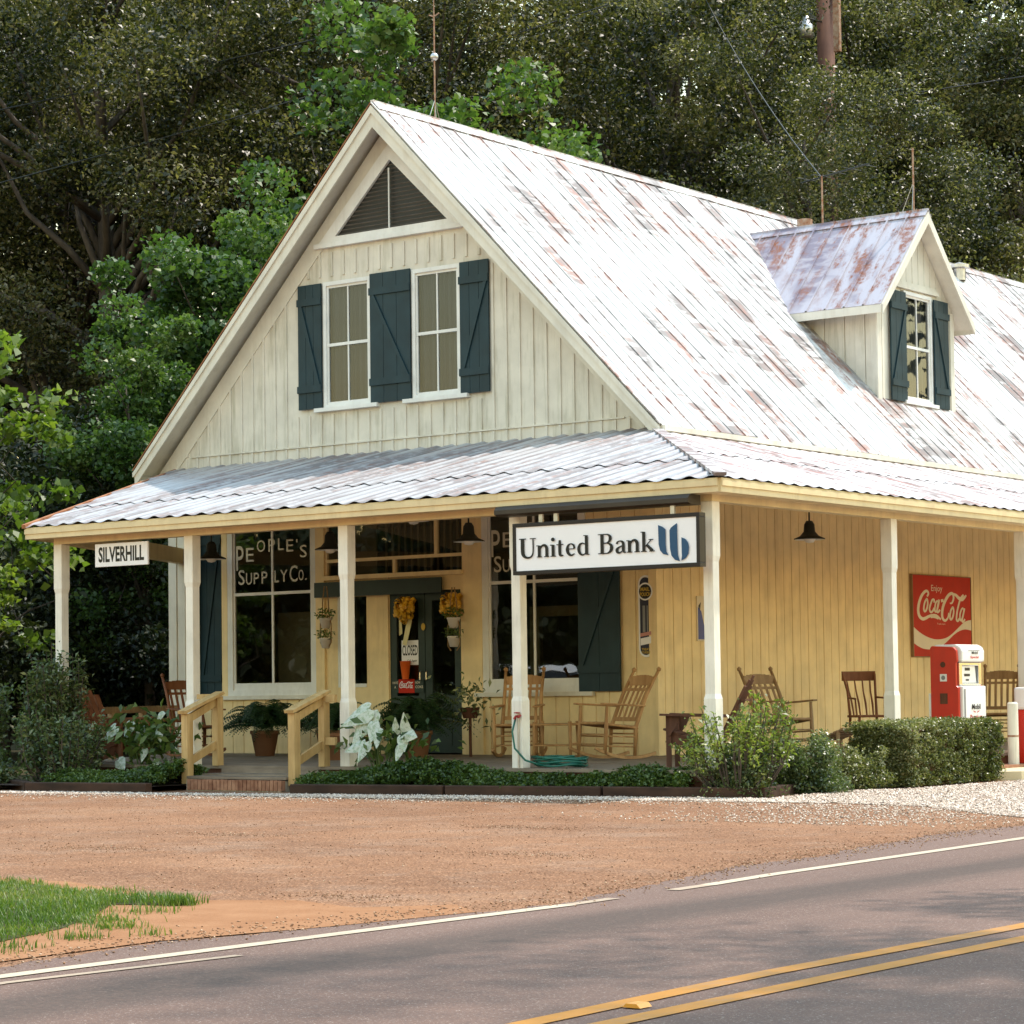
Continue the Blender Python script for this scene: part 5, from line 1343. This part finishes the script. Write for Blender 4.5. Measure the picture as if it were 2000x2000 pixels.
A3 = np.stack([rs.normal(size=7000)*1.0+3.3, rs.uniform(-4.2, 3, 7000)], 1); A4 = np.stack([rs.uniform(-8, 3.5, 3500), rs.normal(size=3500)*.35], 1); A4[:, 1] += np.interp(A4[:, 0], [-8, -4, 1, 3.5], [-2.3, -1.9, -1.15, -2.0])
stones(np.concatenate([A3[(A3[:, 0] < 5.0)], A4]), .005, .012, 'gravel_stone', 'stray_gravel', 'stray pale gravel thinning out over the dirt lot', 6)
stones(np.concatenate([B1, B2]), .004, .008, 'lot_stone', 'lot_pebbles', 'small pebbles scattered over the reddish dirt lot', 2)

# ================================================================== FURNITURE
def rocker(name, label, x, y, rz, mat, group, kind='tall', tilt=0.0):
    """rocking chair facing local -y; origin on the floor between the runners"""
    t = thing(name, label, 'rocking chair', (x, y, 0), rz, group); Q = lambda m, n, mt=mat, **k: mk(n, m, mt, t, world=False, **k)
    W, D = .27, .25
    for s in (-1, 1):       # curved runners
        m = MB(); pts = []
        for i in range(13):
            u = -1+2*i/12; pts.append((s*W, u*.46+.06, .022+.085*u*u))
        for a, b_ in zip(pts, pts[1:]): m.beam(a, b_, .028, .036)
        Q(m, 'runner')
        m = MB(); m.tube([(s*W, -D, .045), (s*W, -D, .30), (s*W, -D-.01, .63)], [.022, .026, .020], 8); Q(m, 'front_leg', smooth=True)
        m = MB(); m.tube([(s*(W-.02), D-.03, .04), (s*(W-.02), D-.04, .40), (s*(W-.03), D+.10, .80), (s*(W-.02), D+.26, 1.11)], [.022, .026, .024, .019], 8); m.lathe([(.0, -.02), (.026, -.01), (.030, .02), (.0, .045)], (s*(W-.02), D+.265, 1.12), 8); Q(m, 'back_post', smooth=True)
        m = MB(); m.beam((s*(W+.01), -D-.09, .645), (s*(W-.01), D+.06, .665), .075, .022); Q(m, 'armrest', bevel=.006)
    m = MB()
    for z in (.16, .28): m.tube([(-W, -D, z), (W, -D, z)], .011, 6); m.tube([(-W, D-.03, z+.04), (W, D-.03, z+.04)], .011, 6)
    for s in (-1, 1):
        for z in (.14, .26): m.tube([(s*W, -D, z), (s*(W-.02), D-.03, z+.02)], .011, 6)
    Q(m, 'stretcher', smooth=True)
    m = MB(); n = 10; vs = []
    m.tube([(-W, -D, .415), (W, -D, .415)], .018, 8); m.tube([(-W, D-.03, .385), (W, D-.03, .385)], .016, 8)
    for s in (-1, 1): m.tube([(s*W, -D, .405), (s*(W-.015), D-.03, .39)], .016, 8)
    Q(m, 'seat_rail')
    m = MB(); m.box(-W+.015, W-.015, -D+.01, D-.03, .395, .417); Q(m, 'seat', 'cane_seat')
    def bk(z): return D-.04+.14*max(0, (z-.40))/.40 if z < .8 else D+.10+.16*(z-.8)/.31
    for (z, h) in ((.50, .05), (.98, .10), (.875, .035)):
        n = 8; m = MB()
        for i in range(n):
            u0, u1 = -1+2*i/n, -1+2*(i+1)/n; hh = h+(.03*(1-((u0+u1)/2)**2) if h > .09 else 0)
            m.beam((u0*(W-.03), bk(z)+.03*(1-u0*u0), z+(hh-h)/2), (u1*(W-.03), bk(z)+.03*(1-u1*u1), z+(hh-h)/2), .018, hh)
        Q(m, 'back_rail')
    for k in range(5):
        m = MB(); u = (-.8+1.6*k/4)*(W-.05); c = .03*(1-(u/(W-.03))**2)
        m.beam((u, bk(.50)+c, .50), (u, bk(.70)+c, .70), .034, .011, up=(0, 1, 0)); m.beam((u, bk(.70)+c, .70), (u, bk(.93)+c, .93), .034, .011, up=(0, 1, 0)); Q(m, 'back_slat')
    return t
RG = 'wooden rocking chairs on the porch'
def fdir(dx, dy): return math.atan2(dx, -dy)      # rz so that local -y points to (dx, dy)
r0 = rocker('rocking_chair', 'light oak rocking chair facing the road behind the fourth front post', -5.25, 3.6, fdir(.45, -.9), 'oak_wood', RG)
def rk(x, y, rz, lab, mat=None, tilt=0.0):
    # rolled back on its runners (radius 1.24 m)
    cy, cz, a = .06, 1.24, R(tilt); dy, dz = cy-(cy*math.cos(a)-cz*math.sin(a)), cz-(cy*math.sin(a)+cz*math.cos(a))
    c = copy_tree(r0, (x-math.sin(rz)*dy, y+math.cos(rz)*dy, dz), rz, lab); c.rotation_euler = (a, 0, rz)
    if mat:
        for ch in c.children:
            if ch.name.startswith('seat') and not ch.name.startswith('seat_rail'): continue
            ch.data = ch.data.copy(); ch.data.materials[0] = MAT[mat]
    return c
rk(-3.45, 3.15, fdir(-.32, -.95), 'light oak rocking chair turned left under the thermometer sign', None, -5)
rk(-2.55, 5.55, fdir(.92, -.38), 'brown rocking chair before the blank side wall, right of the corner post', 'worn_oak_wood', -5)
rk(-2.60, 12.0, fdir(.35, -.93), 'brown rocking chair behind the petrol pump', 'worn_oak_wood')
rk(-10.4, 3.0, fdir(.93, -.35), 'dark brown rocking chair at the left end of the porch behind the stair railing', 'red_brown_wood')
# stool
t = thing('low_stool', 'low oak stool with woven seat beside the fourth front post', 'stool', (-4.55, 3.45, 0), .35)
for sx in (-1, 1):
    for sy in (-1, 1): m = MB(); m.tube([(sx*.24, sy*.19, 0), (sx*.23, sy*.18, .46)], [.020, .026], 8); mk('leg', m, 'oak_wood', t, world=False, smooth=True)
m = MB()
for sy in (-1, 1): m.tube([(-.24, sy*.19, .16), (.24, sy*.19, .16)], .011, 6); m.tube([(-.24, sy*.19, .42), (.24, sy*.19, .42)], .014, 6)
for sx in (-1, 1): m.tube([(sx*.24, -.19, .18), (sx*.24, .19, .18)], .011, 6); m.tube([(sx*.24, -.19, .42), (sx*.24, .19, .42)], .014, 6)
mk('stretcher', m, 'oak_wood', t, world=False)
m = MB(); m.box(-.22, .22, -.17, .17, .415, .435); mk('seat', m, 'cane_seat', t, world=False)
# straight chair with curved top rail
t = thing('side_chair', 'small reddish chair with curved top rail and arms left of the white side post', 'chair', (-2.55, 7.9, 0), fdir(.75, -.65))
for sx in (-1, 1):
    m = MB(); m.tube([(sx*.21, -.20, 0), (sx*.20, -.19, .44)], [.016, .02], 8); mk('leg', m, 'red_brown_wood', t, world=False)
    m = MB(); m.tube([(sx*.20, .20, 0), (sx*.19, .20, .44), (sx*.20, .26, .78), (sx*.23, .36, 1.02)], [.016, .02, .018, .016], 8); mk('back_post', m, 'red_brown_wood', t, world=False)
    m = MB(); m.tube([(sx*.20, .25, .70), (sx*.24, .0, .69), (sx*.24, -.16, .68)], .014, 6); m.tube([(sx*.22, -.15, .44), (sx*.24, -.15, .68)], .011, 6); mk('armrest', m, 'red_brown_wood', t, world=False)
m = MB(); m.box(-.23, .23, -.22, .22, .43, .46); mk('seat', m, 'red_brown_wood', t, world=False, bevel=.01)
m = MB()
for i in range(8):
    u0, u1 = -1+i/4, -1+(i+1)/4; m.beam((u0*.24, .36+.05*(1-u0*u0), .99), (u1*.24, .36+.05*(1-u1*u1), .99), .02, .13)
mk('top_rail', m, 'red_brown_wood', t, world=False)
for k in range(4): m = MB(); u = -.14+.28*k/3; m.tube([(u, .19, .45), (u*1.05, .24, .62), (u*1.1, .33, .78), (u*1.2, .38, .94)], [.011, .015, .011, .010], 6); mk('back_spindle', m, 'red_brown_wood', t, world=False)
# adirondack chairs
def adirondack(x, y, rz, label, mat, group='adirondack chairs at the porch ends', z=0):
    t = thing('adirondack_chair', label, 'chair', (x, y, z), rz, group); Q = lambda m, n: mk(n, m, mat, t, world=False)
    for s in (-1, 1):
        m = MB(); m.beam((s*.27, -.42, .0), (s*.27, -.42, .56), .055, .028, up=(1, 0, 0)); Q(m, 'front_leg')
        m = MB(); m.beam((s*.245, -.44, .34), (s*.245, .48, .03), .025, .13); Q(m, 'side_rail')
        m = MB(); m.beam((s*.33, -.50, .575), (s*.30, .30, .545), .13, .022); m.prism([(-.40, .56), (-.28, .56), (-.33, .44), (-.41, .34)], lambda u, v, d, s=s: (s*(.30+.03*d), u, v), 0, 1); Q(m, 'armrest')
    m = MB()
    for k in range(6): yy = -.44+k*.095; m.beam((-.27, yy, .405-.034*k), (.27, yy, .405-.034*k), .085, .02, up=(0, .34, 1))
    Q(m, 'seat')
    for k in range(5):
        m = MB(); u = (k-2)*.105; top = .98-.045*abs(k-2)**1.3; m.beam((u*.92, .06, .20), (u*1.12, .06+(top-.2)*.52, top), .094, .018, up=(0, 1, -.5)); Q(m, 'back_slat')
    m = MB(); m.beam((-.27, .30, .53), (.27, .30, .53), .05, .025); m.beam((-.24, .38, .72), (.24, .38, .72), .05, .022); Q(m, 'back_rail')
    return t
adirondack(-.55, .78, fdir(-.80, -.35), 'dark brown adirondack chair behind the corner shrub, below the bank sign', 'dark_wood')
adirondack(-9.55, .55, fdir(.98, .10), 'reddish brown adirondack chair leaning at the left end of the porch', 'red_brown_wood')
t = thing('footrest', 'sloping slatted footrest with thin legs behind the low bush', 'footrest', (-1.0, 4.35, 0), fdir(.93, -.3))
m = MB()
for k in range(5): m.beam((-.2, -.24+.1*k, .34-.03*k), (.2, -.24+.1*k, .34-.03*k), .08, .02, up=(0, .3, 1))
mk('top', m, 'worn_oak_wood', t, world=False)
for sx in (-1, 1):
    for sy in (-1, 1): m = MB(); m.beam((sx*.18, sy*.17, 0), (sx*.18, sy*.17, .32 if sy < 0 else .22), .03, .03, up=(1, 0, 0)); mk('leg', m, 'worn_oak_wood', t, world=False)
# hose and tap
t = thing('garden_hose', 'coiled green garden hose on the porch edge at the foot of the fourth post', 'hose', (-2.2, .30, 0))
m = MB(); pts = []; rr = random.Random(3)
for i in range(150):
    a = i*.25; r_ = .30+.035*math.sin(i*.37)+.02*math.sin(i*.11); pts.append((-2.24+r_*math.cos(a)*1.05, .34+r_*.62*math.sin(a), .016+.105*i/150+.010*math.sin(i*.9)))
m.tube(pts, .0115, 6); m.tube([(-2.575, -.03, .55), (-2.60, -.06, .40), (-2.56, -.07, .22), (-2.45, -.03, .09), (-2.34, .12, .03), (-2.34, .26, .02)], .0115, 6); mk('coil', m, 'hose_rubber', t, smooth=True)
m = MB(); m.tube([(-2.555, -.002, .57), (-2.555, -.05, .57), (-2.575, -.055, .54)], .014, 8); m.lathe([(0, 0), (.034, .004), (.034, .014), (0, .018)], (-2.555, -.03, .60), 10); m.tube([(-2.52, -.015, .58), (-2.52, -.06, .56)], .014, 8); mk('tap', m, 'faucet_red', t)
m = MB(); m.tube([(-2.545, -.02, .0), (-2.545, -.02, .57)], .011, 8); mk('water_pipe', m, 'galvanized', t)

# ================================================================== PETROL PUMP
t = thing('petrol_pump', 'old petrol pump with red side and white front standing on the side porch', 'petrol pump', (-.20, 5.86, 0))
x0, x1, y0, y1 = -.38, .0, 5.52, 6.20
Q = lambda m, n, mt, **k: mk(n, m, mt, t, **k)
m = MB(); m.prism([(x0, 0), (x1, 0), (x1, .82), (x1-.03, .84), (x1-.03, 1.12), (x1-.01, 1.14), (x1-.02, 1.27), (x1-.06, 1.31), (x0+.02, 1.33), (x0, 1.30)], lambda u, v, d: (u, y0+d, v), 0, .045); Q(m, 'side_panel', 'pump_red', bevel=.012)
m = MB(); m.prism([(x0, 0), (x1, 0), (x1, .82), (x1-.03, .84), (x1-.03, 1.12), (x1-.01, 1.14), (x1-.02, 1.27), (x1-.06, 1.31), (x0+.02, 1.33), (x0, 1.30)], lambda u, v, d: (u, y1-.045+d, v), 0, .045); Q(m, 'side_panel', 'pump_red', bevel=.012)
m = MB(); m.box(x0+.02, x1-.02, y0+.046, y1-.046, 0, .84); m.box(x0-.03, x0+.018, y0+.01, y1-.01, 0, .75); Q(m, 'cabinet', 'pump_white')
m = MB(); m.box(x1-.019, x1+.035, y0+.05, y1-.01, .02, .835); Q(m, 'door_panel', 'pump_white', bevel=.015)
m = MB(); m.box(x1+.036, x1+.040, y0+.075, y0+.11, .04, .80); Q(m, 'door_seam', 'pump_grey')
m = MB(); m.box(x0+.02, x1-.05, y0+.046, y1-.046, .841, 1.13); Q(m, 'dial_housing', 'pump_grey')
m = MB(); m.box(x1-.049, x1-.005, y0+.05, y0+.12, .845, 1.125); m.box(x1-.049, x1-.005, y1-.11, y1-.04, .845, 1.125); m.box(x1-.049, x1-.008, y0+.12, y1-.11, .845, .87); m.box(x1-.049, x1-.008, y0+.12, y1-.11, 1.085, 1.125); Q(m, 'chrome_frame', 'chrome', bevel=.008)
m = MB(); m.prism([(y0+.14, .875), (y1-.13, .875), (y1-.17, 1.08), (y0+.17, 1.08)], lambda u, v, d: (x1-.048+d, u, v), 0, .015); Q(m, 'dial_face', 'pump_white')
m = MB()
for (a, z, w_, h) in ((.24, 1.025, .13, .035), (.22, .955, .15, .03), (.26, .90, .08, .02)): m.box(x1-.032, x1-.029, y0+a, y0+a+w_, z, z+h)
Q(m, 'counter_windows', 'sign_black')
m = MB(); m.prism([(x0+.03, 1.131), (x1+.03, 1.131), (x1+.035, 1.26), (x1+.01, 1.315), (x1-.05, 1.345), (x0+.03, 1.345)], lambda u, v, d: (u, y0+.046+d*(y1-y0-.07), v), 0, 1); Q(m, 'top_cap', 'pump_white', bevel=.02)
fP = lambda u, v, d: (x1+.036+d, u, v)
m = MB(); put_text(m, 'Mobil', lambda u, v, d: (x1+.0415+d, u, v), y0+.27, y0+.50, .55, .615, 0, .02); put_text(m, 'Mobil', lambda u, v, d: (x1+.0345+d-(v-1.2)*0, u, v), y0+.30, y0+.46, 1.225, 1.26, .004, .02); m.box(x1+.036, x1+.039, y0+.20, y0+.52, 1.268, 1.275); Q(m, 'black_lettering', 'sign_black')
m = MB(); put_text(m, 'Premium', lambda u, v, d: (x1+.0415+d, u, v), y0+.22, y0+.54, .435, .485, 0, .02); put_text(m, 'Special', lambda u, v, d: (x1+.0345+d, u, v), y0+.26, y0+.48, 1.165, 1.205, .004, .02)
for s in (-1, 1): m.add([fP(y0+.385+s*.02, .505, .006), fP(y0+.385+s*.10, .535, .006), fP(y0+.385+s*.03, .525, .006)], [(0, 1, 2)])
Q(m, 'red_lettering', 'sign_red')
fR = lambda u, v, d: (u, y0-.001-d, v)
m = MB(); disc(m, -.205, 1.10, .036, fR, .002); m.prism([(-.25, .62), (-.15, .62), (-.15, .75), (-.25, .75)][::-1], fR, 0, .004); Q(m, 'side_badge', 'dark_wood')
m = MB(); m.prism([(-.245, .895), (-.155, .895), (-.155, .985), (-.245, .985)][::-1], fR, 0, .006); Q(m, 'latch_plate', 'pump_white')
m = MB(); disc(m, -.20, .94, .027, fR, .008); Q(m, 'latch', 'pump_grey')
# cooler chest at the right edge
t = thing('cooler_chest', 'drink cooler chest with white top and red body at the right edge', 'cooler', (.4, 7.7, -.15))
m = MB(); m.box(.16, .66, 6.72, 8.0, -.14, .53); mk('body', m, 'pump_red', t, bevel=.02)
m = MB(); m.box(.15, .67, 6.71, 8.01, .531, .81); mk('lid', m, 'pump_white', t, bevel=.03)
m = MB(); m.tube([(.4, 7.15, .80), (.4, 7.2, .86), (.4, 7.7, .86), (.4, 7.75, .80)], .018, 8); mk('handle', m, 'black_metal', t)
# bollard and pad
t = thing('bollard', 'cream steel pipe bollard with a rust band on the concrete pad', 'bollard', (.30, 6.37, -.17))
m = MB(); m.lathe([(0, .80), (.05, .80), (.066, .78), (.068, .40), (.068, 0)], (0, 0, 0), 18); mk('pipe', m, 'bollard_paint', t, world=False, smooth=False)
m = MB(); m.lathe([(.0685, .37), (.071, .375), (.071, .39), (.0685, .395)], (0, 0, 0), 18); mk('band', m, 'rusty_pipe', t, world=False)
m = MB(); pts = [(.12, 5.02), (.75, 4.75), (1.05, 5.0), (1.30, 6.0), (1.35, 9), (1.35, 18), (.12, 18)]
m.prism(pts, lambda u, v, d: (u, v, G-.02+d), 0, .12); struct('concrete_pad', m, 'concrete')
m = MB(); m.box(.105, .42, 5.2, 18, G+.101, G+.135); struct('porch_step_slab', m, 'brick')
# reflector on the centre line
m = MB(); m.prism([(-.05, 0), (.05, 0), (.03, .018), (-.03, .018)], lambda u, v, d: (8.885+u*.75, -14.66+d*.075, G+.004+v*.8), 0, 1); o = mk('road_reflector', m, 'amber_plastic'); tag(o, 'small amber reflector stud between the yellow centre lines', 'reflector')

# ================================================================== ROOF FITTINGS, POLE, WIRES
t = thing('lightning_rod', 'rusty lightning rod with a glass ball standing on the front of the roof ridge', 'lightning rod', (XP, 5.60, ZR+.07))
m = MB(); m.tube([(0, 0, 0), (0, 0, 1.5)], .011, 6); m.tube([(0, 0, 1.5), (0, 0, 1.95)], [.009, .002], 6); m.tube([(-.09, 0, 1.50), (0, 0, 1.46), (.09, 0, 1.50)], .009, 5); mk('rod', m, 'rusty_pipe', t, world=False)
m = MB(); n = 16; m.lathe([(.058*math.sin(math.pi*k/10), .88-.058*math.cos(math.pi*k/10)) for k in range(11)], (0, 0, 0), 16); mk('glass_ball', m, 'galvanized', t, world=False, smooth=True)
for a in (0, 2.1, 4.2): m = MB(); m.tube([(0, 0, .26), (.02*math.cos(a), .14*math.sin(a)-.0, -.02)], .006, 5); mk('brace', m, 'galvanized', t, world=False)
t = thing('lightning_rod', 'thin rusty rod with guy wires standing on the dormer ridge', 'lightning rod', (-4.42, YM, ZPk+.06))
m = MB(); m.tube([(0, 0, 0), (0, 0, 1.0)], .014, 6); mk('rod', m, 'rusty_pipe', t, world=False)
for dx, dy in ((-.22, .0), (-.04, .1), (.02, -.1)): m = MB(); m.tube([(0, 0, .45), (dx, dy, -.04)], .005, 5); mk('brace', m, 'galvanized', t, world=False)
t = thing('television_antenna', 'old television antenna on a rusty mast behind the dormer', 'antenna', (-7.35, 15.35, 8.1))
m = MB(); m.tube([(0, 0, 0), (0, 0, 1.55)], .016, 6); mk('mast', m, 'rusty_pipe', t, world=False)
m = MB(); m.tube([(-.50, .15, 1.52), (1.05, -.25, 1.58)], .014, 6); 
for k in range(5): u = -.3+.3*k; m.tube([(u-.05, -.22, 1.53+.02*k), (u+.05, .22, 1.53+.02*k)], .005, 5)
mk('boom', m, 'black_metal', t, world=False)
m = MB(); m.tube([(-7.50, 15.0, 7.9), (-7.50, 15.0, 8.86)], .13, 12); o = mk('stove_pipe', m, 'rusty_pipe'); tag(o, 'stubby rusty stove pipe rising behind the dormer ridge', 'pipe')
t = thing('utility_pole', 'brown wooden utility pole with a grey canister lamp behind the roof', 'utility pole', (-15.1, 29.3, G))
m = MB(); m.tube([(0, 0, 0), (0, 0, 19.5)], [.24, .20], 12); mk('pole', m, 'pole_wood', t, world=False, smooth=True)
m = MB(); m.lathe([(0, .50), (.06, .50), (.07, .42), (.09, .40), (.10, .33), (.15, .30), (.16, .20), (.165, .02), (0, .0)], (.08, -1.05, 16.28), 16); mk('canister', m, 'galvanized', t, world=False, smooth=True)
m = MB(); m.tube([(.08, -1.05, 16.75), (0, -.1, 16.85)], .02, 6); mk('bracket', m, 'black_metal', t, world=False)
m = MB(); m.box(.26, .42, -.1, .0, 16.1, 17.9); mk('conduit', m, 'rusty_pipe', t, world=False)
def wire(a, b_, sag, r_, label, mat='black_metal'):
    a, b_ = Vector(a), Vector(b_); pts = []
    for i in range(17):
        u = i/16; p = a.lerp(b_, u); p.z -= sag*4*u*(1-u); pts.append(p)
    m = MB(); m.tube(pts, r_, 5); o = mk('power_line', m, mat); tag(o, label, 'wire', 'overhead wires'); return o
wire((-36, 12, 13.0), (-15.6, 29.0, 19.2), .3, .016, 'upper of two wires crossing the trees at top left')
wire((-34, 10.5, 10.4), (-15.5, 29.1, 18.6), .3, .014, 'lower of two wires crossing the trees at top left')
wire((-17.0, 26.8, 17.2), (-7.35, 15.35, 9.62), .25, .011, 'service wire sloping down to the antenna behind the roof')
wire((-15.6, 29.2, 14.6), (6, 44, 18.5), .2, .016, 'thin wire running right from the utility pole')

# ================================================================== PARKED CAR (seen in the shop window)
t = thing('parked_car', 'white car parked beyond the lot, mirrored in the right shop window', 'car', (-14.6, -7.4, G), R(28))
Q = lambda m, n, mt, **k: mk(n, m, mt, t, world=False, **k)
m = MB(); m.prism([(-2.2, .35), (2.2, .35), (2.25, .62), (2.1, .86), (1.15, .98), (.0, 1.0), (-1.9, 1.02), (-2.2, .9)][::-1], lambda u, v, d: (u, -.85+1.7*d, v), 0, 1); Q(m, 'body', 'car_white', bevel=.06)
m = MB(); m.prism([(-2.0, 1.03), (1.1, 1.0), (.35, 1.52), (-1.7, 1.55)], lambda u, v, d: (u, -.72+1.44*d, v), 0, 1); Q(m, 'glasshouse', 'sign_black', bevel=.04)
m = MB(); m.prism([(-1.85, 1.50), (.45, 1.47), (.25, 1.60), (-1.6, 1.63)], lambda u, v, d: (u, -.74+1.48*d, v), 0, 1); Q(m, 'roof', 'car_white', bevel=.04)
for (a, b_) in (((-1.95, 1.02), (-1.72, 1.55)), ((-.5, 1.0), (-.55, 1.52)), ((1.12, 1.0), (.36, 1.50))):
    for s in (-1, 1): m = MB(); m.beam((a[0], s*.74, a[1]), (b_[0], s*.735, b_[1]), .05, .06); Q(m, 'window_pillar', 'car_white')
for wx in (-1.35, 1.4):
    for s in (-1, 1):
        w_ = MB(); w_.tube([(wx, s*.66, .33), (wx, s*.88, .33)], .33, 20); wo = Q(w_, 'wheel', 'tire_black'); m = MB(); m.tube([(wx, s*.87, .33), (wx, s*.89, .33)], .20, 16); mk('rim', m, 'galvanized', wo, world=False)
